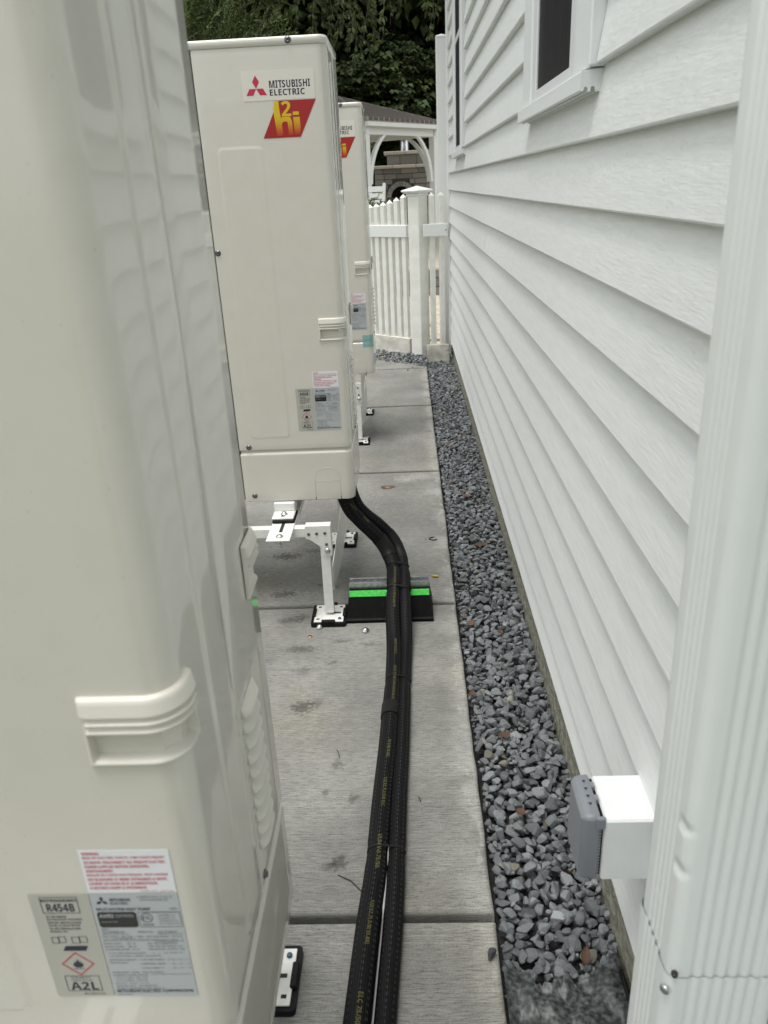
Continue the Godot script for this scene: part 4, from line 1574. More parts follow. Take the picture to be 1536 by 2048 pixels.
func make_stand() -> Node3D:
	var s := thing("equipment_stand", "", "equipment stand")
	var m: Mb
	for zz in [0.305, -0.305]:
		m = Mb.new()
		m.box(Vector3(0, 0.3310, zz), Vector3(0.840, 0.033, 0.030), 0.002)
		put("cross_rail", m, M.white_steel, s)
	for xx in [0.289, -0.289]:
		m = Mb.new()
		m.box(Vector3(xx, 0.3502, 0.025), Vector3(0.076, 0.004, 0.790), 0.0012)
		for k in [-1, 1]:
			m.box(Vector3(xx + k * 0.0365, 0.3385, -0.06), Vector3(0.003, 0.0192, 0.46), 0.0006)
		var rail := put("bracket_rail", m, M.white_steel, s)
		m = Mb.new()
		m.box(Vector3(xx, 0.3523, 0.315), Vector3(0.011, 0.0008, 0.085), 0.0)
		put("slot", m, M.dark_gap, rail)
		m = Mb.new(true)
		m.lathe([[0.0, 0.0], [0.012, 0.0], [0.012, 0.002], [0.008, 0.006], [0.0, 0.0075]], Vector3(xx + 0.002, 0.3522, 0.392), Vector3.UP, 14)
		m.lathe([[0.0, -0.03], [0.008, -0.03], [0.008, -0.02], [0.005, -0.02], [0.005, 0.0]], Vector3(xx + 0.002, 0.348, 0.392), Vector3.UP, 8)
		put("bolt", m, M.zinc, rail)
		for k in [-1, 1]:
			var zf: float = 0.245 if k > 0 else -0.175
			m = Mb.new()
			m.box(Vector3(xx, 0.3585, zf), Vector3(0.074, 0.012, 0.09), 0.003)
			put("rubber_mount", m, M.black_rubber, s)
			# the unit's foot resting on it
			m = Mb.new()
			m.box(Vector3(xx - 0.002, 0.3690, zf - 0.004), Vector3(0.072, 0.008, 0.092), 0.0025)
			m.box(Vector3(xx - 0.002, 0.3880, zf - 0.028 * k - 0.01), Vector3(0.070, 0.030, 0.05), 0.003)
			var ft := put("foot_bracket", m, M.white_steel, s)
			m = Mb.new()
			m.box(Vector3(xx - 0.002, 0.3733, zf + 0.018 * k), Vector3(0.012, 0.0008, 0.030), 0.0)
			put("slot", m, M.dark_gap, ft)
			m = Mb.new(true)
			m.lathe([[0.0, 0.0], [0.011, 0.0], [0.011, 0.002], [0.0075, 0.002], [0.007, 0.008], [0.0, 0.009]], Vector3(xx, 0.3735, zf + 0.014 * k), Vector3.UP, 12)
			put("bolt", m, M.zinc, ft)
	for sx in [1, -1]:
		for sz in [1, -1]:
			var lx: float = 0.4235 * sx
			var lz: float = 0.305 * sz
			m = Mb.new()
			m.ext([Vector2(-0.0180, 0.030), Vector2(0.0125, 0.030), Vector2(0.0155, 0.3140), Vector2(-0.0150, 0.3140)] if sx > 0 else [Vector2(-0.0125, 0.030), Vector2(0.0180, 0.030), Vector2(0.0150, 0.3140), Vector2(-0.0155, 0.3140)], Vector3(lx, 0, lz - 0.0145), Vector3.RIGHT, Vector3.UP, Vector3(0, 0, 0.029))
			m.box(Vector3(lx - 0.0025 * sx, 0.0285, lz), Vector3(0.027, 0.004, 0.026), 0.0)
			put("leg", m, M.white_steel, s)
			# corner gusset, folded over rail and leg
			m = Mb.new()
			var ox: float = lx + 0.0205 * sx
			var gp := []
			for q in [[0, 0.352], [-0.081, 0.352], [-0.081, 0.311], [-0.068, 0.307], [-0.030, 0.276], [-0.026, 0.246], [0, 0.246]]:
				gp.append(Vector2(ox + q[0] * sx, q[1]))
			m.ext(gp, Vector3(0, 0, lz + 0.0155 * sz), Vector3.RIGHT, Vector3.UP, Vector3(0, 0, 0.0022 * sz))
			m.box(Vector3(ox - 0.0405 * sx, 0.3533, lz + 0.001 * sz), Vector3(0.081, 0.0022, 0.0335), 0.0008)
			m.box(Vector3(ox + 0.0011 * sx, 0.300, lz + 0.001 * sz), Vector3(0.0022, 0.108, 0.0335), 0.0008)
			var gus := put("gusset", m, M.white_steel, s)
			for q in [[-0.070, 0.326], [-0.044, 0.327], [-0.017, 0.328], [-0.014, 0.288]]:
				m = Mb.new(true)
				m.lathe([[0.0, 0.0], [0.0052, 0.0], [0.0050, 0.0022], [0.0028, 0.0026], [0.0026, 0.0008], [0.0, 0.0008]], Vector3(ox + q[0] * sx, q[1], lz + 0.0177 * sz), Vector3(0, 0, sz), 10)
				put("screw", m, M.dark_zinc, gus)
			m = Mb.new(true)
			m.lathe([[0.0, 0.0], [0.0100, 0.0], [0.0100, 0.0020], [0.0080, 0.0055], [0.0030, 0.0075], [0.0, 0.0078]], Vector3(ox - 0.0125 * sx, 0.2655, lz + 0.0177 * sz), Vector3(0, 0, sz), 14)
			put("carriage_bolt", m, M.zinc, gus)
			# foot: steel plate in a rubber tray
			var cx: float = lx - 0.004 * sx
			m = Mb.new()
			m.box(Vector3(cx, 0.0165, lz), Vector3(0.100, 0.004, 0.112), 0.001)
			var fp := put("foot_plate", m, M.white_steel, s)
			m = Mb.new()
			var tray := []
			for q in [[1, 1, 0.0], [-1, 1, 0.5], [-1, -1, 1.0], [1, -1, 1.5]]:
				for i in 4:
					var a: float = PI * q[2] + PI / 2 * i / 3.0
					tray.append(Vector2(q[0] * 0.051 + cos(a) * 0.009, q[1] * 0.056 + sin(a) * 0.009))
			m.ext(tray, Vector3(cx, 0, lz), Vector3.RIGHT, Vector3.BACK, Vector3(0, 0.0145, 0))
			for k in [-1, 1]:
				m.box(Vector3(cx, 0.0170, lz + k * 0.0585), Vector3(0.046, 0.016, 0.013), 0.002)
				m.box(Vector3(cx + k * 0.0525, 0.0170, lz), Vector3(0.013, 0.016, 0.050), 0.002)
			put("rubber_tray", m, M.black_rubber, fp)
			m = Mb.new()
			m.box(Vector3(cx + 0.018, 0.0189, lz), Vector3(0.040, 0.0009, 0.008), 0.0)
			for q in [[-1, -1], [1, -1], [-1, 1], [1, 1]]:
				m.box(Vector3(cx + q[0] * 0.037, 0.0189, lz + q[1] * 0.040), Vector3(0.010, 0.0009, 0.007), 0.0)
			put("plate_holes", m, M.dark_gap, fp)
			m = Mb.new(true)
			m.cyl(Vector3(lx - 0.002 * sx, 0.0185, lz), Vector3(lx - 0.002 * sx, 0.030, lz), 0.006, 10)
			m.lathe([[0.0, 0.0], [0.010, 0.0], [0.010, 0.005], [0.006, 0.0055]], Vector3(lx - 0.002 * sx, 0.0186, lz), Vector3.UP, 6)
			put("levelling_bolt", m, M.zinc, fp)
			m = Mb.new(true)
			m.lathe([[0.0, 0.0], [0.0055, 0.0], [0.0055, 0.003], [0.003, 0.0045], [0.0, 0.0045]], Vector3(cx + 0.037, 0.0195, lz + 0.040 * sz), Vector3.UP, 8)
			put("blue_bolt", m, M.blue_bolt, fp)
		# plate joining front and rear leg
		m = Mb.new()
		m.ext([Vector2(0.292, 0.100), Vector2(0.292, 0.188), Vector2(0.05, 0.206), Vector2(-0.30, 0.258), Vector2(-0.318, 0.070), Vector2(0.0, 0.056)], Vector3(0.4375 * sx, 0, 0), Vector3.BACK, Vector3.UP, Vector3(0.0025 * sx, 0, 0))
		put("side_plate", m, M.white_steel, s)
	return s

# ------------------------------------------------------------------ pipe support block and the pipes
func build_support_block():
	var b := thing("pipe_support_block", "black recycled rubber pipe support block with green stripe and steel channel on top", "pipe support", Vector3(-0.095, 0, -2.335))
	var m := Mb.new()
	# trapezoid in (z, y), pushed along x; narrower at the top
	var prof := [[0.085, 0.0], [0.085, 0.012], [0.078, 0.016], [0.040, 0.079], [0.033, 0.0985], [-0.033, 0.0985], [-0.040, 0.079], [-0.078, 0.016], [-0.085, 0.012], [-0.085, 0.0]]
	var hw := func(y: float) -> float: return 0.1485 - 0.012 * clampf(y / 0.0985, 0, 1)
	var g := []
	for s in [-1, 1]:
		var row := []
		for q in prof:
			row.append(Vector3(s * hw.call(q[1]), q[1], q[0]))
		g.append(row)
	for i in prof.size() - 1:
		var d := Vector2(prof[i + 1][0] - prof[i][0], prof[i + 1][1] - prof[i][1])
		m.poly([g[0][i], g[1][i], g[1][i + 1], g[0][i + 1]], Vector3(0, -d.x, d.y))
	for k in 2:
		m.poly([g[k][0], g[k][1], g[k][2], g[k][7], g[k][8], g[k][9]], Vector3(-1 if k == 0 else 1, 0, 0))
		m.poly([g[k][2], g[k][3], g[k][6], g[k][7]], Vector3(-1 if k == 0 else 1, 0, 0))
		m.poly([g[k][3], g[k][4], g[k][5], g[k][6]], Vector3(-1 if k == 0 else 1, 0, 0))
	put("rubber_base", m, M.rubber, b)
	for s in [1, -1]:
		m = Mb.new()
		m.ext([Vector2(0.0405 * s, 0.0795), Vector2(0.0425 * s, 0.0800), Vector2(0.0358 * s, 0.0985), Vector2(0.0338 * s, 0.0990)], Vector3(-0.136, 0, 0), Vector3.BACK, Vector3.UP, Vector3(0.272, 0, 0))
		put("green_stripe", m, M.green_stripe, b)
	# steel channel, open side up, with inturned lips
	m = Mb.new()
	var ch := [[0.0205, 0.099], [0.0205, 0.1195], [0.0115, 0.1195], [0.0115, 0.1130], [0.0135, 0.1130], [0.0135, 0.1172], [0.0182, 0.1172], [0.0182, 0.1015], [-0.0182, 0.1015], [-0.0182, 0.1172], [-0.0135, 0.1172], [-0.0135, 0.1130], [-0.0115, 0.1130], [-0.0115, 0.1195], [-0.0205, 0.1195], [-0.0205, 0.099]]
	var oc := []
	for q in ch:
		oc.append(Vector2(q[0], q[1]))
	m.ext(oc, Vector3(-0.136, 0, 0), Vector3.BACK, Vector3.UP, Vector3(0.272, 0, 0))
	put("steel_channel", m, M.galvanised, b)

func smooth_path(p: Array, n: int) -> Array:
	var o := []
	for i in p.size() - 1:
		var a: Vector3 = p[maxi(i - 1, 0)]
		var d: Vector3 = p[mini(i + 2, p.size() - 1)]
		for k in n:
			o.append((p[i] as Vector3).cubic_interpolate(p[i + 1], a, d, float(k) / n))
	o.append(p[-1])
	return o

func build_line_set():
	var t := thing("line_set", "pair of black insulated refrigerant pipes tied together, running over the walk and support block", "insulated pipes")
	var LP := [Vector3(-0.26, 0.56, -2.455), Vector3(-0.248, 0.43, -2.445), Vector3(-0.225, 0.355, -2.43), Vector3(-0.194, 0.310, -2.43), Vector3(-0.155, 0.265, -2.43), Vector3(-0.117, 0.218, -2.432), Vector3(-0.092, 0.176, -2.410), Vector3(-0.079, 0.1475, -2.352), Vector3(-0.078, 0.128, -2.275),
		Vector3(-0.081, 0.082, -2.185), Vector3(-0.0785, 0.042, -2.10), Vector3(-0.077, 0.027, -2.02), Vector3(-0.0785, 0.026, -1.862), Vector3(-0.083, 0.026, -1.746), Vector3(-0.089, 0.026, -1.583), Vector3(-0.098, 0.026, -1.408), Vector3(-0.106, 0.026, -1.206), Vector3(-0.117, 0.026, -1.074),
		Vector3(-0.129, 0.026, -0.88), Vector3(-0.140, 0.026, -0.68), Vector3(-0.150, 0.026, -0.45), Vector3(-0.155, 0.026, 0.3)]
	var RP := [Vector3(-0.225, 0.56, -2.475), Vector3(-0.219, 0.43, -2.47), Vector3(-0.200, 0.357, -2.462), Vector3(-0.170, 0.313, -2.465), Vector3(-0.124, 0.268, -2.47), Vector3(-0.080, 0.215, -2.465), Vector3(-0.055, 0.170, -2.43), Vector3(-0.043, 0.1415, -2.352), Vector3(-0.041, 0.122, -2.275),
		Vector3(-0.040, 0.078, -2.185), Vector3(-0.040, 0.037, -2.10), Vector3(-0.0425, 0.022, -2.02), Vector3(-0.047, 0.021, -1.868), Vector3(-0.0495, 0.021, -1.752), Vector3(-0.0535, 0.021, -1.588), Vector3(-0.060, 0.021, -1.412), Vector3(-0.0645, 0.021, -1.21), Vector3(-0.069, 0.021, -1.077),
		Vector3(-0.080, 0.021, -0.885), Vector3(-0.090, 0.021, -0.68), Vector3(-0.108, 0.021, -0.45), Vector3(-0.112, 0.021, 0.3)]
	var pl := smooth_path(LP, 8)
	var pr := smooth_path(RP, 8)
	var tie_z := [-2.365, -2.262, -1.873, -1.243]
	var rad := func(p: Array, r: float) -> Array:
		var o := []
		for q in p:
			var k := 1.0
			for tz in tie_z:
				if q.y < 0.2:
					k = minf(k, 1.0 - 0.14 * exp(-pow((q.z - tz) / 0.014, 2)))
			o.append(r * k)
		return o
	var m := Mb.new(true)
	m.uvs = true
	m.tube(pl, rad.call(pl, 0.0245), 28, true, 10.0)
	put("suction_pipe", m, M.hose_sleeve, t)
	m = Mb.new(true)
	m.uvs = true
	m.tube(pr, rad.call(pr, 0.0200), 24, true, 10.0)
	put("liquid_pipe", m, M.hose_sleeve, t)
	# cable lying in the groove between them
	var pc := []
	for i in pl.size():
		var c: Vector3 = (pl[i] as Vector3).lerp(pr[i], 0.53)
		pc.append(c + Vector3(0.001, 0.004 if c.z > -1.40 and c.z < -1.10 else -0.010, 0))
	m = Mb.new(true)
	m.tube(pc, 0.0032, 8)
	put("white_cable", m, M.white_cable, t)
	# cable ties round both pipes
	for tz in tie_z:
		var bi := 0
		for i in pl.size():
			if pl[i].y < 0.25 and absf(pl[i].z - tz) < absf(pl[bi].z - tz):
				bi = i
		var a: Vector3 = pl[bi]
		var b := Vector3()
		var bd := 9.0
		for q in pr:
			if q.y < 0.25 and absf(q.z - a.z) < bd:
				bd = absf(q.z - a.z); b = q
		var dir: Vector3 = (pl[bi + 1] - pl[bi - 1]).normalized()
		var x := (b - a); x = (x - dir * x.dot(dir)).normalized()
		var up := x.cross(dir)
		if up.y < 0: up = -up
		var ring := []
		for i in 12:
			var an := PI / 2 + PI * i / 11.0
			ring.append(a + (x * cos(an) + up * sin(an)) * 0.0228)
		for i in 12:
			var an := -PI / 2 + PI * i / 11.0
			ring.append(b + (x * cos(an) + up * sin(an)) * 0.0185)
		m = Mb.new()
		for i in 24:
			var p0: Vector3 = ring[i]
			var p1: Vector3 = ring[(i + 1) % 24]
			var c := (a + b) * 0.5
			var o0 := (p0 - c).normalized() * 0.0012
			var o1 := (p1 - c).normalized() * 0.0012
			var w := dir * 0.0032
			m.poly([p0 + o0 - w, p1 + o1 - w, p1 + o1 + w, p0 + o0 + w], o0)
			m.poly([p0 + o0 - w, p1 + o1 - w, p1 - w, p0 - w], -dir)
			m.poly([p0 + o0 + w, p1 + o1 + w, p1 + w, p0 + w], dir)
		m.box(b + x * 0.019 + up * 0.004, Vector3(0.004, 0.005, 0.005), 0.0008)
		put("cable_tie", m, M.black_tape, t)
	# wraps of tape
	for q in [[pl, -1.77, -1.70, 0.0268], [pl, -2.438, -2.400, 0.0268], [pr, -2.47, -2.40, 0.0216]]:
		var seg := []
		for p in q[0]:
			if p.z > q[1] and p.z < q[2] and p.y < 0.24:
				seg.append(p)
		if seg.size() > 2:
			m = Mb.new(true)
			m.tube(seg, q[3], 22, false)
			put("tape_wrap", m, M.black_tape, t)
	# yellow print along the thicker pipe
	m = Mb.new()
	var cum := [0.0]
	for i in range(1, pl.size()):
		cum.append(cum[-1] + pl[i].distance_to(pl[i - 1]))
	var lay := func(s: float, y: float) -> Vector3:
		var i := 0
		while i < pl.size() - 2 and cum[i + 1] < s:
			i += 1
		var f := clampf((s - cum[i]) / (cum[i + 1] - cum[i]), 0.0, 1.0)
		var p: Vector3 = (pl[i] as Vector3).lerp(pl[i + 1], f)
		var dir: Vector3 = (pl[i + 1] - pl[i]).normalized()
		var right := dir.cross(Vector3.UP).normalized() * -1.0
		if right.x < 0: right = -right
		var up := right.cross(dir)
		if up.y < 0: up = -up
		var an := 0.20 + y / 0.0255 if pl[i].y < 0.15 else -0.5 + y / 0.0255
		return p + (right * sin(an) + up * cos(an)) * 0.0249
	var words := ["1/2(12.7) 5/8(15.88)", "ELC 75/50", "UL94 V-0 1/2(12.7) X 5/8(15.88) PE", "MADE 1/2(12.7)", "1/2(12.7) 5/8(15.88) UL94 5VA 75/50", "PE 5/8(15.88)", "1/2(12.7) X 5/8 ELC", "UL94 V-0 75/50"]
	var s := 0.20
	var wi := 0
	while s < cum[-1] - 0.4:
		letters(m, words[wi % words.size()], s, -0.005, 0.0095, 0.0, lay, "bold", 10.0)
		s += words[wi % words.size()].length() * 0.0078 + [0.03, 0.06, 0.035][wi % 3]
		wi += 1
	put("yellow_print", m, M.yellow_print, t)

# ------------------------------------------------------------------ fence and gate
func build_fence():
	var dir := Vector3(-0.758, 0, -0.652)          # along the gate, away from its post
	var nrm := Vector3(-0.652, 0, 0.758)           # its front
	var bs := Basis(dir, Vector3.UP, dir.cross(Vector3.UP))
	var post := thing("gate_post", "square white vinyl gate post with moulded pyramid cap", "fence post", Vector3(0.099, 0, -6.54))
	var m := Mb.new()
	m.box(Vector3(0, 0.62, 0), Vector3(0.113, 1.36, 0.113), 0.004, bs)
	put("shaft", m, M.stained_white, post)
	m = Mb.new()
	m.box(Vector3(0, 1.283, 0), Vector3(0.132, 0.022, 0.132), 0.006, bs)
	m.box(Vector3(0, 1.299, 0), Vector3(0.158, 0.012, 0.158), 0.004, bs)
	m.box(Vector3(0, 1.3105, 0), Vector3(0.182, 0.013, 0.182), 0.003, bs)
	var top := []
	for q in [[1, 1], [-1, 1], [-1, -1], [1, -1]]:
		top.append(Vector3(0, 1.3165, 0) + bs * Vector3(q[0] * 0.088, 0, q[1] * 0.088))
	for i in 4:
		m.poly([top[i], top[(i + 1) % 4], Vector3(0, 1.347, 0)], Vector3.UP)
	put("cap", m, M.white_vinyl, post)
	for y in [1.01, 0.075]:
		m = Mb.new(true)
		m.lathe([[0.0, 0.0], [0.007, 0.0], [0.007, 0.003], [0.0, 0.005]], bs * Vector3(-0.02, 0, 0) + Vector3(0.0, y, 0) + (Vector3(0.758, 0, 0.652)) * 0.0566 + nrm * 0.02, Vector3(0.758, 0, 0.652), 10)
		put("screw", m, M.zinc, post)
	# the gate
	var g := thing("picket_gate", "white vinyl picket gate with scalloped top, left of the capped post", "gate", Vector3(0.020, 0, -6.585))
	for i in 13:
		var t := 0.040 + 0.0735 * i
		var u := 2.0 * t / 0.96 - 1.0
		var h := 1.193 + 0.085 * u * u
		var c := dir * t
		m = Mb.new()
		m.box(Vector3(c.x, 0.14 + (h - 0.14) * 0.5, c.z), Vector3(0.042, h - 0.14, 0.036), 0.002, bs)
		var q := []
		for k in [[1, 1], [-1, 1], [-1, -1], [1, -1]]:
			q.append(c + bs * Vector3(k[0] * 0.022, 0, k[1] * 0.019) + Vector3(0, h - 0.001, 0))
		for k in 4:
			m.poly([q[k], q[(k + 1) % 4], c + Vector3(0, h + 0.026, 0)], Vector3.UP)
		put("picket", m, M.stained_white, g)
	m = Mb.new()
	m.box(dir * 0.48 + Vector3(0, 1.013, 0), Vector3(0.96, 0.092, 0.052), 0.003, bs)
	put("rail", m, M.white_vinyl, g)
	m = Mb.new()
	m.box(dir * 0.48 + Vector3(0, 0.085, 0), Vector3(0.96, 0.15, 0.050), 0.003, bs)
	put("bottom_rail", m, M.soiled_white, g)
	# short panel between post and house
	var p := thing("fence_panel", "narrow white two picket fence panel between the capped post and the house", "fence panel", Vector3(0.24, 0, -6.50))
	for x in [-0.032, 0.043]:
		m = Mb.new()
		m.box(Vector3(x, 0.66, 0), Vector3(0.040, 1.22, 0.030), 0.002, Basis(Vector3.UP, 0.3))
		var q := []
		for k in [[1, 1], [-1, 1], [-1, -1], [1, -1]]:
			q.append(Vector3(x, 1.269, 0) + Basis(Vector3.UP, 0.3) * Vector3(k[0] * 0.021, 0, k[1] * 0.016))
		for k in 4:
			m.poly([q[k], q[(k + 1) % 4], Vector3(x, 1.295, 0)], Vector3.UP)
		put("picket", m, M.stained_white, p)
	m = Mb.new()
	m.box(Vector3(-0.006, 1.018, 0.022), Vector3(0.198, 0.094, 0.024), 0.003)
	put("rail", m, M.white_vinyl, p)
	m = Mb.new()
	m.box(Vector3(0.000, 0.030, 0.022), Vector3(0.188, 0.176, 0.020), 0.003)
	put("base_board", m, M.soiled_white, p)
	for q in [[0.078, 1.02], [0.078, 0.075]]:
		m = Mb.new(true)
		m.lathe([[0.0, 0.0], [0.008, 0.0], [0.008, 0.004], [0.0, 0.007]], Vector3(q[0], q[1], 0.0335), Vector3.BACK, 10)
		put("screw", m, M.zinc, p)
	# tall post behind
	var tp := thing("tall_post", "tall plain white post standing behind the house corner", "post", Vector3(0.320, 0, -6.86))
	m = Mb.new()
	m.box(Vector3(0, 1.15, 0), Vector3(0.089, 2.46, 0.089), 0.004)
	put("shaft", m, M.white_vinyl, tp)
	m = Mb.new()
	m.box(Vector3(0, 2.385, 0), Vector3(0.094, 0.012, 0.094), 0.003)
	var q := [Vector3(-0.045, 2.391, -0.045), Vector3(0.045, 2.391, -0.045), Vector3(0.045, 2.391, 0.045), Vector3(-0.045, 2.391, 0.045)]
	for k in 4:
		m.poly([q[k], q[(k + 1) % 4], Vector3(0, 2.408, 0)], Vector3.UP)
	put("cap", m, M.white_vinyl, tp)

# ------------------------------------------------------------------ the yard behind
func build_backyard():
	var r := RandomNumberGenerator.new()
	r.seed = 17
	# pale paved yard beyond the gate
	var yard := Node3D.new()
	yard.name = "paved_yard"
	add_child(yard)
	struct(yard, "pale concrete pavers behind the fence")
	var m := Mb.new()
	m.box(Vector3(0.5, -0.06, -9.0), Vector3(7.0, 0.06, 3.6), 0.0)
	put("bedding", m, M.pale_paver, yard)
	for i in 5:
		for j in 9:
			m = Mb.new()
			m.box(Vector3(-0.70 + i * 0.31 + (0.15 if j % 2 else 0.0), -0.018, -7.5 - j * 0.215), Vector3(0.302, 0.03, 0.207), 0.004)
			put("paver", m, M.pale_paver, yard)
	# raised patio with a low block wall
	m = Mb.new()
	m.box(Vector3(0, 0.09, -19.0), Vector3(22, 0.36, 16.2), 0.01)
	struct(put("patio", m, M.pale_paver), "raised pale patio carrying the gazebo")
	var wall := thing("garden_wall", "low grey block retaining wall in front of the raised patio", "wall", Vector3(0, 0, -10.75))
	var bx := -3.0
	for row in 3:
		bx = -3.0 - 0.1 * row
		while bx < 3.0:
			var w := r.randf_range(0.22, 0.4)
			m = Mb.new()
			var v := r.randf_range(0.20, 0.34)
			m.col(Color(v, v * 0.97, v * 0.92))
			m.box(Vector3(bx + w * 0.5, 0.02 + row * 0.115, 0), Vector3(w - 0.008, 0.108, 0.2), 0.008)
			put("block", m, M.block_stone, wall)
			bx += w
	# gazebo
	var A := Vector3(-0.70, 0, -15.9)
	var B := Vector3(0.634, 0, -17.92)
	var ab := (B - A).normalized()
	var back := Vector3(ab.z, 0, -ab.x)      # to the left and away
	if back.x > 0: back = -back
	var C := B + back * 3.1
	var D := A + back * 3.1
	var gz := thing("gazebo", "white timber gazebo with brown standing seam metal hip roof and curved braces", "gazebo", Vector3.ZERO)
	var corners := [A, B, C, D]
	var bs := Basis(ab, Vector3.UP, ab.cross(Vector3.UP))
	for c in corners:
		m = Mb.new()
		m.box(c + Vector3(0, 1.27, 0), Vector3(0.13, 2.04, 0.13), 0.006, bs)
		put("post", m, M.white_vinyl, gz)
	var yb := 2.245
	for i in 4:
		var p: Vector3 = corners[i]
		var q: Vector3 = corners[(i + 1) % 4]
		var d := (q - p).normalized()
		var L := p.distance_to(q)
		var b2 := Basis(d, Vector3.UP, d.cross(Vector3.UP))
		m = Mb.new()
		m.box((p + q) * 0.5 + Vector3(0, yb + 0.07, 0), Vector3(L + 0.10 + (0.06 if i % 2 else 0.0), 0.15, 0.09), 0.005, b2)
		put("beam", m, M.white_vinyl, gz)
		# curved braces: quarter rings
		for e in 2:
			var o: Vector3 = p if e == 0 else q
			var dd := d if e == 0 else -d
			m = Mb.new()
			var ol := []
			var am := deg_to_rad(62.0)
			for k in 11:
				var a := am * k / 10.0
				ol.append(Vector2(0.065 + 0.50 * (1.0 - cos(a)) / (1.0 - cos(am)), -0.86 + 0.86 * sin(a) / sin(am)))
			for k in 11:
				var a := am * (10 - k) / 10.0
				ol.append(Vector2(0.065 + 0.50 * (1.0 - cos(a)) / (1.0 - cos(am)) + 0.085 * (1.0 + 0.3 * sin(a)), -0.86 + 0.86 * sin(a) / sin(am) * (1.0 if k > 0 else 1.0)))
			m.ext(ol, o + Vector3(0, yb - 0.003, 0) - b2.z * 0.03, dd, Vector3.UP, b2.z * 0.06)
			put("brace", m, M.white_vinyl, gz)
	# roof: four metal faces with standing seams
	var cen := (A + C) * 0.5
	var peak := cen + Vector3(0, 3.02, 0)
	var ex := []
	for c in corners:
		ex.append(c + (c - cen).normalized() * 0.20 + Vector3(0, 2.465, 0))
	for i in 4:
		var p: Vector3 = ex[i]
		var q: Vector3 = ex[(i + 1) % 4]
		m = Mb.new()
		var n := (q - p).cross(peak - p).normalized()
		if n.y < 0: n = -n
		m.poly([p, q, peak], n)
		m.poly([p - n * 0.02, q - n * 0.02, peak - n * 0.02], -n)
		m.poly([p, q, q - n * 0.02, p - n * 0.02], Vector3(n.x, -0.2, n.z))
		var face := put("roof_panel", m, M.brown_metal_roof, gz)
		m = Mb.new()
		var k := int(p.distance_to(q) / 0.17)
		var up := (peak - (p + q) * 0.5)
		for s in range(1, k):
			var f := float(s) / k
			var a := p.lerp(q, f)
			var reach := 1.0 - absf(2.0 * f - 1.0)
			var e: Vector3 = a + up * reach
			if a.distance_to(e) < 0.05: continue
			var dv := (e - a)
			var sd := (q - p).normalized() * 0.012
			m.poly([a - sd, a + sd, e + sd, e - sd].map(func(v): return v + n * 0.06), n)
			m.poly([a + sd, e + sd, e + sd + n * 0.06, a + sd + n * 0.06], sd)
			m.poly([a - sd, e - sd, e - sd + n * 0.06, a - sd + n * 0.06], -sd)
			m.poly([a - sd, a + sd, a + sd + n * 0.06, a - sd + n * 0.06], -dv)
		stuff(put("standing_seams", m, M.brown_metal_roof, face))
		m = Mb.new()
		m.cyl(p + n * 0.03, peak + n * 0.03, 0.035, 8)
		put("hip_cap", m, M.brown_metal_roof, gz)
		m = Mb.new()
		var d := (q - p).normalized()
		m.box((p + q) * 0.5 + Vector3(0, -0.055, 0), Vector3(p.distance_to(q), 0.075, 0.03), 0.004, Basis(d, Vector3.UP, d.cross(Vector3.UP)))
		put("fascia", m, M.white_vinyl, gz)
	# outdoor fireplace of grey blocks
	var fx := -0.715
	var fz := -20.6
	var fp := thing("fireplace", "grey stone block outdoor fireplace with arched firebox and metal chimney pipe", "fireplace", Vector3(0, 0, fz))
	var arch := Vector2(-0.075, 1.065)
	var ro := 0.36
	var ri := 0.25
	m = Mb.new()
	m.col(Color(0.12, 0.115, 0.11))
	# core with an arched hole
	var core := [Vector2(fx, 0.25), Vector2(arch.x - ri, 0.25), Vector2(arch.x - ri, arch.y)]
	for i in 11:
		var a := PI - PI * i / 10.0
		core.append(arch + Vector2(cos(a), sin(a)) * ri)
	core.append_array([Vector2(arch.x + ri, 0.25), Vector2(1.0, 0.25), Vector2(1.0, 1.72), Vector2(fx, 1.72)])
	m.ext(core, Vector3(0, 0, -0.62), Vector3.RIGHT, Vector3.UP, Vector3(0, 0, 0.60))
	put("core", m, M.block_stone, fp)
	m = Mb.new()
	m.box(Vector3(arch.x, 0.8, -0.45), Vector3(0.7, 1.1, 0.02), 0.0)
	put("firebox", m, M.soot, fp)
	for row in 12:
		var y0 := 0.27 + row * 0.121
		var x := fx - 0.01 - r.randf_range(0.0, 0.12)
		while x < 1.0:
			var w := r.randf_range(0.24, 0.46)
			var xa := maxf(x, fx)
			var xb := minf(x + w, 1.0)
			var cx := (xa + xb) * 0.5
			# keep clear of the arch ring
			var dy := maxf(y0 - arch.y, 0.0)
			var half := sqrt(maxf(0.0, ro * ro - dy * dy)) if dy < ro else 0.0
			var pieces := [[xa, xb]]
			if half > 0.0 and xb > arch.x - half and xa < arch.x + half:
				pieces = [[xa, minf(xb, arch.x - half)], [maxf(xa, arch.x + half), xb]]
			for pc in pieces:
				if pc[1] - pc[0] > 0.05:
					m = Mb.new()
					var v := r.randf_range(0.22, 0.36)
					m.col(Color(v, v * 0.95, v * 0.90))
					m.box(Vector3((pc[0] + pc[1]) * 0.5, y0 + 0.06, 0.0), Vector3(pc[1] - pc[0] - 0.010, 0.112, 0.06), 0.008)
					put("block", m, M.block_stone, fp)
			x += w
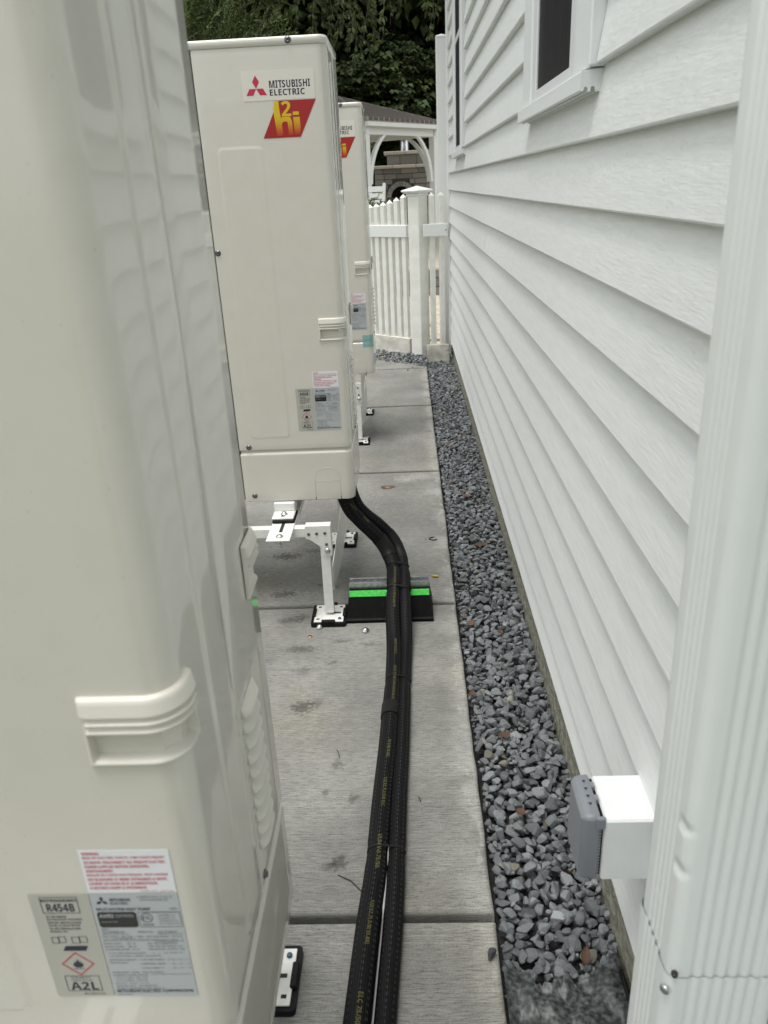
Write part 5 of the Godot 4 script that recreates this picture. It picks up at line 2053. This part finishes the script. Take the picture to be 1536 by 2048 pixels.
	for i in 13:
		var a0 := PI * i / 13.0 + 0.012
		var a1 := PI * (i + 1) / 13.0 - 0.012
		m = Mb.new()
		var v := r.randf_range(0.26, 0.36)
		m.col(Color(v, v * 0.96, v * 0.92))
		m.ext([arch + Vector2(cos(a0), sin(a0)) * ri, arch + Vector2(cos(a0), sin(a0)) * ro, arch + Vector2(cos(a1), sin(a1)) * ro, arch + Vector2(cos(a1), sin(a1)) * ri], Vector3(0, 0, -0.03), Vector3.RIGHT, Vector3.UP, Vector3(0, 0, 0.075))
		put("arch_stone", m, M.block_stone, fp)
	for q in [[fx - 0.07, 1.1, 1.755, 0.07, 0.12], [-0.47, 1.1, 2.06, 0.075, 0.08]]:
		var x: float = q[0]
		while x < q[1] - 0.05:
			var w := minf(r.randf_range(0.5, 0.7), q[1] - x)
			m = Mb.new()
			var v := r.randf_range(0.46, 0.56)
			m.col(Color(v, v * 0.93, v * 0.85))
			m.box(Vector3(x + w * 0.5, q[2], -0.28 + q[4] * 0.5), Vector3(w - 0.006, q[3], 0.62 + q[4]), 0.010)
			put("cap_stone", m, M.block_stone, fp)
			x += w
	var ux := -0.40
	while ux < 0.95:
		var w := r.randf_range(0.3, 0.42)
		m = Mb.new()
		var v := r.randf_range(0.30, 0.42)
		m.col(Color(v, v * 0.95, v * 0.88))
		m.box(Vector3(ux + w * 0.5, 1.906, -0.26), Vector3(w - 0.008, 0.225, 0.5), 0.008)
		put("block", m, M.block_stone, fp)
		ux += w
	m = Mb.new(true)
	m.lathe([[0.0, 2.09], [0.13, 2.09], [0.105, 2.12], [0.105, 2.36], [0.0, 2.36]], Vector3(0.04, 0, -0.28), Vector3.UP, 16)
	put("chimney_pipe", m, M.galvanised, fp)
	m = Mb.new(true)
	m.lathe([[0.0, 2.40], [0.15, 2.40], [0.155, 2.415], [0.12, 2.45], [0.0, 2.475]], Vector3(0.03, 0, -0.28), Vector3.UP, 16)
	m.cyl(Vector3(0.10, 2.35, -0.28), Vector3(0.10, 2.41, -0.28), 0.01, 6)
	m.cyl(Vector3(-0.04, 2.35, -0.28), Vector3(-0.04, 2.41, -0.28), 0.01, 6)
	put("chimney_cap", m, M.galvanised, fp)
	# garden chair
	var ch := thing("garden_chair", "white slatted garden chair standing before the fireplace", "chair", Vector3(-0.685, 0.36, -13.0))
	var turn := Basis(Vector3.UP, -0.35)
	var lean := turn * Basis(Vector3.RIGHT, -0.22)
	for i in 6:
		m = Mb.new()
		m.box(turn * Vector3(0, 0.42, 0.05) + lean * Vector3(0, 0.08 + i * 0.102, -0.24), Vector3(0.50, 0.085, 0.02), 0.004, lean)
		put("back_slat", m, M.white_vinyl, ch)
	for s in [-1, 1]:
		m = Mb.new()
		m.box(turn * Vector3(0, 0.42, 0.05) + lean * Vector3(s * 0.27, 0.34, -0.25), Vector3(0.04, 0.68, 0.045), 0.004, lean)
		put("upright", m, M.white_vinyl, ch)
		m = Mb.new()
		m.box(turn * Vector3(s * 0.27, 0.60, 0.02), Vector3(0.08, 0.03, 0.6), 0.004, turn)
		put("armrest", m, M.white_vinyl, ch)
		for z in [-0.22, 0.28]:
			m = Mb.new()
			m.box(turn * Vector3(s * 0.27, 0.30, z), Vector3(0.05, 0.60, 0.05), 0.004, turn)
			put("leg", m, M.white_vinyl, ch)
	for i in 4:
		m = Mb.new()
		m.box(turn * Vector3(0, 0.40, -0.16 + i * 0.13), Vector3(0.50, 0.02, 0.11), 0.004, turn)
		put("seat_slat", m, M.white_vinyl, ch)

# ------------------------------------------------------------------ trees
func leaf_tri(st: SurfaceTool, at: Vector3, d: Vector3, up: Vector3, L: float, W: float):
	# a folded pointed leaf of four triangles
	var s := d.cross(up).normalized() * W * 0.5
	var mid := at + d * L * 0.42 - up * W * 0.10
	var tip := at + d * L - up * L * 0.12
	for k in [-1.0, 1.0]:
		var e: Vector3 = at + d * L * 0.40 + s * k + up * W * 0.12
		for v in ([at, e, mid] if k < 0 else [at, mid, e]):
			st.add_vertex(v)
		for v in ([mid, e, tip] if k < 0 else [mid, tip, e]):
			st.add_vertex(v)

func sprig(sd: int, n: int, stem: float, L: float, W: float, droop := 0.0, spread := 0.9) -> ArrayMesh:
	var r := RandomNumberGenerator.new()
	r.seed = sd
	var st := SurfaceTool.new()
	st.begin(Mesh.PRIMITIVE_TRIANGLES)
	st.set_smooth_group(-1)
	for i in n:
		var t := float(i) / maxi(1, n - 1)
		var at := Vector3(r.randf_range(-0.05, 0.05) * stem, stem * 0.10 * sin(t * 2.5), stem * t)
		var a := (1.0 if i % 2 else -1.0) * spread * r.randf_range(0.6, 1.25)
		if i == n - 1: a = 0.0
		var d := Vector3(sin(a), r.randf_range(-0.4, 0.35) - droop, cos(a)).normalized()
		var up := (Vector3.UP + Vector3(r.randf_range(-0.5, 0.5), 0, r.randf_range(-0.5, 0.5))).normalized()
		leaf_tri(st, at, d, up, L * r.randf_range(0.75, 1.2), W * r.randf_range(0.8, 1.15))
	st.generate_normals()
	return st.commit()

func blob(sd: int, n: int, size: float, L: float, W: float) -> ArrayMesh:       # a loose clump of leaves, all ways
	var r := RandomNumberGenerator.new()
	r.seed = sd
	var st := SurfaceTool.new()
	st.begin(Mesh.PRIMITIVE_TRIANGLES)
	st.set_smooth_group(-1)
	for i in n:
		var at := Vector3(r.randfn(), r.randfn() * 0.7, r.randfn()) * size * 0.45
		var d := Vector3(r.randfn(), r.randfn() * 0.5 - 0.3, r.randfn()).normalized()
		var up := Vector3(r.randfn() * 0.5, 1.0, r.randfn() * 0.5).normalized()
		leaf_tri(st, at, d, up, L * r.randf_range(0.7, 1.25), W * r.randf_range(0.7, 1.25))
	st.generate_normals()
	return st.commit()

func green(r: RandomNumberGenerator, lo: float, hi: float, warm := 0.5) -> Color:
	var v := r.randf_range(lo, hi)
	return Color(v * lerpf(0.55, 0.85, warm * r.randf_range(0.6, 1.2)), v, v * r.randf_range(0.22, 0.4))

func trunk(parent: Node, base: Vector3, top: Vector3, r0: float, r1: float, sd: int, called := "trunk"):
	var r := RandomNumberGenerator.new()
	r.seed = sd
	var p := []
	for i in 9:
		var t := i / 8.0
		p.append(base.lerp(top, t) + Vector3(r.randf_range(-1, 1), 0, r.randf_range(-1, 1)) * r0 * 0.5 * sin(t * PI))
	var rr := []
	for i in 9:
		rr.append(lerpf(r0, r1, i / 8.0) * (1.25 if i == 0 else 1.0))
	var m := Mb.new(true)
	m.tube(p, rr, 9)
	put(called, m, M.bark, parent)

func build_trees():
	var r := RandomNumberGenerator.new()
	r.seed = 2024
	# fine leaved shrub, left behind the middle unit
	var sh := thing("shrub", "bushy small leaved green shrub showing above the middle heat pump", "shrub", Vector3(-2.55, -0.1, -8.7))
	trunk(sh, Vector3.ZERO, Vector3(0.1, 2.2, 0.1), 0.06, 0.02, 1)
	trunk(sh, Vector3(0.1, 0, 0), Vector3(0.8, 2.3, 0.4), 0.04, 0.015, 2, "limb")
	trunk(sh, Vector3(-0.1, 0, 0), Vector3(-0.7, 2.4, 0.2), 0.04, 0.015, 3, "limb")
	for k in 2:
		var xf := []
		var cols := []
		for i in 4200:
			var d := Vector3(r.randfn(), r.randfn(), r.randfn()).normalized()
			var rad := pow(r.randf(), 0.22)
			var lump := 1.0 + 0.14 * sin(d.x * 7.0 + d.y * 5.0) + 0.10 * sin(d.z * 9.0 - d.y * 8.0)
			var p := Vector3(d.x * 1.42, d.y * 1.30, d.z * 1.15) * rad * lump + Vector3(0, 2.05, 0)
			if p.y < 0.4: continue
			var z := (d + Vector3(0, 0.5, 0) + Vector3(r.randfn(), r.randfn(), r.randfn()) * 0.45).normalized()
			var b := Basis.looking_at(-z, Vector3(0.1, 1, 0.2).normalized())
			b = b * Basis(Vector3(0, 0, 1), r.randf() * TAU)
			xf.append(Transform3D(b.scaled(Vector3.ONE * r.randf_range(0.7, 1.25)), p))
			cols.append(green(r, 0.028, 0.11, 0.7))
		multi("crown", sprig(20 + k, 11, 0.16, 0.042, 0.018), M.leaf, xf, cols, sh)
	# tree whose branches hang into the picture from above
	var ht := thing("overhanging_tree", "large tree with drooping leafy branches hanging above the units", "tree", Vector3(-4.6, -0.1, -14.5))
	trunk(ht, Vector3.ZERO, Vector3(0.8, 6.5, 0.2), 0.32, 0.16, 5)
	trunk(ht, Vector3(0.5, 4.2, 0.1), Vector3(4.5, 5.0, 2.4), 0.12, 0.04, 6, "limb")
	trunk(ht, Vector3(0.6, 5.0, 0.1), Vector3(5.4, 5.8, 0.6), 0.11, 0.04, 7, "limb")
	var twigs := Mb.new(true)
	var hx := []
	var hc := []
	var ends := [[-1.62, 3.50], [-1.36, 3.40], [-1.18, 3.24], [-1.06, 3.36], [-0.97, 3.02], [-0.88, 3.12], [-0.78, 3.26], [-0.69, 3.00], [-0.60, 2.86], [-0.50, 2.98], [-0.41, 2.88], [-0.33, 3.08], [-0.25, 3.14], [-0.15, 3.32], [-0.02, 3.42], [-0.64, 3.14], [-0.46, 3.16], [-0.92, 3.34], [-0.36, 3.34], [0.42, 3.12], [0.47, 3.28], [0.38, 3.40]]
	for e in ends:
		var zz := -12.0 + r.randf_range(-0.5, 0.5)
		var tip := Vector3(e[0] * (-zz / 12.0), 1.365 + (e[1] - 1.365) * (-zz / 12.0), zz) - ht.position
		var top := tip + Vector3(r.randf_range(-0.45, -0.15), r.randf_range(1.0, 1.5), r.randf_range(-0.3, 0.1))
		var path := []
		for i in 13:
			var t := i / 12.0
			path.append(top.lerp(tip, t) + Vector3(0.16 * sin(t * PI), 0.0, 0) + Vector3(0.03 * sin(t * 9.0 + e[0] * 7.0), 0, 0.03 * cos(t * 7.0)))
		twigs.tube(path, 0.0026, 5)
		for i in path.size() - 1:
			for k in 3:
				if r.randf() < 0.62 - 0.5 * i / 12.0: continue
				var p: Vector3 = (path[i] as Vector3).lerp(path[i + 1], r.randf())
				var a := r.randf() * TAU
				var z := Vector3(cos(a) * 0.75, -0.85 + r.randf_range(-0.3, 0.5), sin(a) * 0.75).normalized()
				var b := Basis.looking_at(-z, Vector3(cos(a + 1.5), 0.6, sin(a + 1.5)).normalized())
				hx.append(Transform3D(b.scaled(Vector3.ONE * r.randf_range(0.7, 1.25)), p))
				hc.append(green(r, 0.024, 0.09, 0.6))
	put("twigs", twigs, M.bark, ht)
	multi("hanging_leaves", sprig(40, 3, 0.05, 0.080, 0.034, 0.5, 0.6), M.leaf, hx, hc, ht)
	# its own high crown
	var cx := []
	var cc := []
	for i in 3600:
		var d := Vector3(r.randfn(), r.randfn(), r.randfn()).normalized() * pow(r.randf(), 0.4)
		var p := Vector3(2.6 + d.x * 6.0, 7.6 + d.y * 3.0, -0.6 + d.z * 3.2)
		if p.y < 4.9 + 0.4 * sin(p.x * 2.0): continue
		cx.append(Transform3D(Basis.from_euler(Vector3(r.randf_range(-0.6, 0.6), r.randf() * TAU, r.randf_range(-0.6, 0.6))).scaled(Vector3.ONE * r.randf_range(0.8, 1.4)), p))
		cc.append(green(r, 0.06, 0.13, 0.6))
	multi("crown", blob(60, 16, 0.7, 0.26, 0.15), M.leaf, cx, cc, ht)
	# broad leaved young tree right behind the gazebo
	var mt := thing("young_maple_tree", "broad leaved green tree behind the gazebo roof", "tree", Vector3(-0.1, 0.2, -24.3))
	trunk(mt, Vector3.ZERO, Vector3(0.2, 4.6, 0.1), 0.10, 0.03, 9)
	for q in [[-1.3, 3.3, 0.6], [1.2, 3.6, 0.5], [0.5, 4.4, 1.0], [-0.5, 2.6, 1.0]]:
		trunk(mt, Vector3(0.05, 1.6, 0), Vector3(q[0], q[1], q[2]), 0.035, 0.012, 10, "limb")
	var mx := []
	var mc := []
	for i in 2300:
		var d := Vector3(r.randfn(), r.randfn(), r.randfn()).normalized()
		var lump := 1.0 + 0.22 * sin(d.x * 6.0 + 1.0) * cos(d.y * 7.0) + 0.12 * sin(d.z * 8.0 + d.x * 5.0)
		var p := Vector3(d.x * 2.3, d.y * 1.75, d.z * 1.5) * pow(r.randf(), 0.25) * lump + Vector3(0.1, 3.05, 0)
		if p.y > 4.9 - 0.5 * absf(p.x): continue
		var z := (Vector3(d.x, -0.25, d.z + 0.4) + Vector3(r.randfn(), r.randfn() * 0.5, r.randfn()) * 0.4).normalized()
		mx.append(Transform3D(Basis.looking_at(-z, Vector3.UP).scaled(Vector3.ONE * r.randf_range(0.75, 1.25)), p))
		mc.append(green(r, 0.025, 0.075, 0.4))
	multi("crown", sprig(70, 7, 0.34, 0.17, 0.13, 0.15, 1.0), M.leaf, mx, mc, mt)
	# the wood behind
	var places := [[-9.5, -26], [-6.6, -28], [-3.6, -27.5], [-1.0, -29], [1.8, -28], [4.6, -29.5], [7.6, -27.5], [10.6, -29], [-12.5, -29], [-8.0, -34], [-4.8, -35], [-1.8, -35], [1.4, -34.5], [4.4, -35.5], [8.0, -35], [12.5, -34]]
	var clump := blob(80, 22, 1.0, 0.34, 0.20)
	var wood := thing("forest", "dark shaded wood closing off the yard behind the gazebo", "forest")
	stuff(wood)
	var fx := []
	var fc := []
	for n in places.size():
		var q: Array = places[n]
		var o := Vector3(q[0] + r.randf_range(-0.5, 0.5), -0.1, q[1])
		trunk(wood, o, o + Vector3(r.randf_range(-0.5, 0.5), 9.0, 0), 0.22, 0.08, 200 + n)
		for i in 1500:
			var d := Vector3(r.randfn(), r.randfn(), r.randfn()).normalized() * pow(r.randf(), 0.45)
			var p := Vector3(d.x * 2.6, 6.4 + d.y * 6.3, d.z * 2.3)
			if p.y < 0.3: continue
			fx.append(Transform3D(Basis.from_euler(Vector3(r.randf_range(-0.6, 0.6), r.randf() * TAU, r.randf_range(-0.6, 0.6))).scaled(Vector3.ONE * r.randf_range(0.7, 1.3)), o + p))
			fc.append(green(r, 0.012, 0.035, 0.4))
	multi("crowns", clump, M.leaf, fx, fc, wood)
	# canopy of a great tree arching over the yard
	var gt := thing("great_tree", "great tree whose canopy shades the yard behind the gazebo", "tree", Vector3(5.2, -0.1, -23.0))
	trunk(gt, Vector3.ZERO, Vector3(-0.6, 8.0, 0.3), 0.42, 0.2, 12)
	var gx := []
	var gc := []
	for i in 6500:
		var d := Vector3(r.randfn(), r.randfn(), r.randfn()).normalized() * pow(r.randf(), 0.4)
		var p := Vector3(-3.6 + d.x * 8.5, 9.6 + d.y * 4.0, -5.0 + d.z * 4.5)
		if p.y < 6.6 + 0.5 * sin(p.x * 1.3 + p.z): continue
		gx.append(Transform3D(Basis.from_euler(Vector3(r.randf_range(-0.6, 0.6), r.randf() * TAU, r.randf_range(-0.6, 0.6))).scaled(Vector3.ONE * r.randf_range(0.9, 1.5)), p))
		gc.append(green(r, 0.05, 0.11, 0.5))
	multi("crown", blob(90, 18, 0.9, 0.32, 0.19), M.leaf, gx, gc, gt)
	# low green plants seen over the gate
	var lp := thing("border_plant", "low yellow green bush behind the gate, before the garden chair", "plant", Vector3(-0.52, 0.25, -11.6))
	var px := []
	var pcx := []
	for i in 420:
		var d := Vector3(r.randfn(), absf(r.randfn()), r.randfn()).normalized() * pow(r.randf(), 0.3)
		px.append(Transform3D(Basis.from_euler(Vector3(r.randf_range(-0.8, 0.4), r.randf() * TAU, 0)).scaled(Vector3.ONE * r.randf_range(0.8, 1.2)), Vector3(d.x * 0.5, 0.35 + d.y * 0.62, d.z * 0.4)))
		pcx.append(green(r, 0.12, 0.24, 1.2))
	trunk(lp, Vector3.ZERO, Vector3(0.02, 0.6, 0), 0.02, 0.008, 13, "stem")
	multi("foliage", sprig(95, 9, 0.14, 0.06, 0.025), M.leaf, px, pcx, lp)

# ------------------------------------------------------------------ small things on the ground
func leaf_mesh(sd: int, L: float, W: float, curl: float) -> Mb:
	var r := RandomNumberGenerator.new()
	r.seed = sd
	var m := Mb.new(true)
	var g := []
	for i in 9:
		var t := i / 8.0
		var w := W * pow(sin(PI * pow(t, 0.8)), 0.8) * 0.5 + 0.0006
		var row := []
		for j in 5:
			var s := (j - 2) / 2.0
			row.append(Vector3((t - 0.5) * L, 0.002 + curl * (0.5 * s * s + 0.7 * pow(2.0 * t - 1.0, 2)) + r.randf_range(-0.0008, 0.0008), -s * w))
		g.append(row)
	m.grid(g)
	m.tube([Vector3(0.5 * L, 0.002 + 0.7 * curl, 0), Vector3(0.66 * L, 0.004 + 0.7 * curl, 0.002)], 0.0007, 5)
	return m

func build_litter():
	var lv := [   # x, y, z, length, width, turn, curl, material, label
		[-0.126, 0.0, -3.509, 0.085, 0.045, 0.1, 0.012, "dry_leaf", "largest brown dead leaf, alone on the walk beside the middle unit"],
		[-0.262, 0.0, -3.90, 0.05, 0.014, 0.7, 0.004, "orange_leaf", "narrow rusty leaf on the walk just right of the middle unit's foot"],
		[-0.255, 0.0, -3.78, 0.045, 0.018, -0.1, 0.004, "dry_leaf", "pale brown leaf scrap close behind the narrow rusty leaf"],
		[-0.215, 0.0, -4.62, 0.10, 0.022, -0.1, 0.006, "dry_leaf", "long dry leaf beside the far stand's rear foot"],
		[0.050, 0.0, -2.905, 0.03, 0.016, 0.5, 0.004, "dry_leaf", "small curled leaf at the walk's right edge behind the support block"],
		[0.269, -0.012, -2.86, 0.075, 0.034, 0.15, 0.010, "orange_leaf", "biggest rust coloured leaf on the gravel, beyond the support block"],
		[0.228, -0.012, -1.40, 0.030, 0.024, 0.9, 0.008, "orange_leaf", "bright rusty leaf on the gravel near the outlet box"],
		[0.270, -0.012, -2.19, 0.030, 0.022, 1.2, 0.008, "orange_leaf", "small orange leaf on the gravel level with the support block"],
		[0.176, -0.012, -2.25, 0.050, 0.026, 1.1, 0.008, "dry_leaf", "brown leaf on the gravel right beside the support block"],
		[0.222, -0.012, -1.675, 0.055, 0.020, 0.35, 0.014, "orange_leaf", "curled reddish leaf in the middle of the gravel strip"],
		[0.150, -0.012, -1.86, 0.035, 0.018, 1.4, 0.010, "orange_leaf", "reddish leaf wedged against the slab edge in the gravel"],
		[0.250, -0.012, -3.40, 0.07, 0.03, -0.3, 0.008, "dry_leaf", "brown leaf on the gravel opposite the big leaf on the walk"],
		[0.205, -0.012, -4.15, 0.05, 0.02, 0.4, 0.006, "orange_leaf", "rusty leaf on the gravel level with the far stand's front foot"],
		[0.200, -0.012, -5.95, 0.05, 0.03, 0.2, 0.006, "orange_leaf", "farthest orange leaf, at the gravel's end before the fence panel"],
		[-0.235, 0.030, -6.47, 0.035, 0.025, 0.2, 0.006, "yellow_plastic", "small yellow leaf on the gravel heap below the gate"],
		[0.300, -0.012, -1.03, 0.05, 0.018, 1.3, 0.010, "orange_leaf", "rusty leaf below the outlet box against the foundation"]]
	for i in lv.size():
		var q: Array = lv[i]
		var o := put("dry_leaf", leaf_mesh(600 + i, q[3] * 0.8, q[4] * 0.95, q[6] * 0.45), M[q[7]], self, Vector3(q[0], q[1], q[2]))
		o.rotation.y = q[5]
		tag(o, q[8], "leaf", "dead leaves lying about")
	# steel nuts and a copper cap
	for q in [[-0.176, -2.196, 0.0125, "zinc", "shiny dome nut lying on the walk in front of the support block"], [-0.332, -2.226, 0.0115, "zinc", "shiny nut lying against the stand's front rubber foot"], [-0.359, -2.174, 0.008, "copper", "small copper coloured cap on the walk left of the nuts"]]:
		var m := Mb.new(true)
		var k: float = q[2]
		m.lathe([[0.0, 0.0], [k, 0.0], [k, k * 0.55], [k * 0.8, k * 0.62], [k * 0.72, k * 0.95], [k * 0.4, k * 1.15], [0.0, k * 1.2]] if q[3] == "zinc" else [[0.0, 0.0], [k, 0.0], [k, 0.002], [k * 0.7, 0.003], [0.0, 0.003]], Vector3.ZERO, Vector3.UP, 12)
		var o := put("nut" if q[3] == "zinc" else "copper_cap", m, M[q[3]], self, Vector3(q[0], 0.001, q[1]))
		tag(o, q[4], "nut" if q[3] == "zinc" else "cap")
	# yellow plug, black clip
	var m := Mb.new(true)
	m.tube([Vector3(-0.010, 0.0045, 0), Vector3(0.010, 0.0045, 0.006)], 0.0042, 10)
	tag(put("yellow_plug", m, M.yellow_plastic, self, Vector3(0.070, 0.004, -2.565)), "small yellow plastic plug on the walk right behind the support block", "plug")
	m = Mb.new(true)
	var cp := []
	for i in 10:
		var a := 0.6 + 4.2 * i / 9.0
		cp.append(Vector3(cos(a) * 0.017, 0.004, sin(a) * 0.014))
	m.tube(cp, 0.0022, 6)
	tag(put("cable_clip", m, M.black_rubber, self, Vector3(0.075, 0.001, -2.90)), "black hook shaped clip near the walk's right edge", "clip")
	# twigs on the walk
	for q in [[-0.19, -1.215, -0.13, -1.165, 0.0012, "thin long twig on the near slab left of the pipes"], [-0.225, -1.615, -0.215, -1.585, 0.001, "short thin twig lying left of the taped pipe"], [-0.012, -1.44, -0.008, -1.425, 0.0012, "tiny twig close to the right of the pipes"]]:
		m = Mb.new(true)
		m.tube([Vector3(0, 0.002, 0), Vector3((q[2] - q[0]) * 0.5, 0.0035, (q[3] - q[1]) * 0.35), Vector3(q[2] - q[0], 0.002, q[3] - q[1])], q[4], 5)
		tag(put("twig", m, M.bark, self, Vector3(q[0], 0.001, q[1])), q[5], "twig")
	# black cable along the foundation
	m = Mb.new(true)
	var bc := []
	for i in 20:
		var t := i / 19.0
		bc.append(Vector3(0.353 - 0.006 * sin(t * 5.0), -0.012 + 0.006 * sin(t * 9.0), lerpf(-0.50, -1.0, t)))
	m.tube(bc, 0.0045, 8)
	tag(put("black_cable", m, M.black_rubber), "thin black cable running along the foundation under the downspout", "cable")
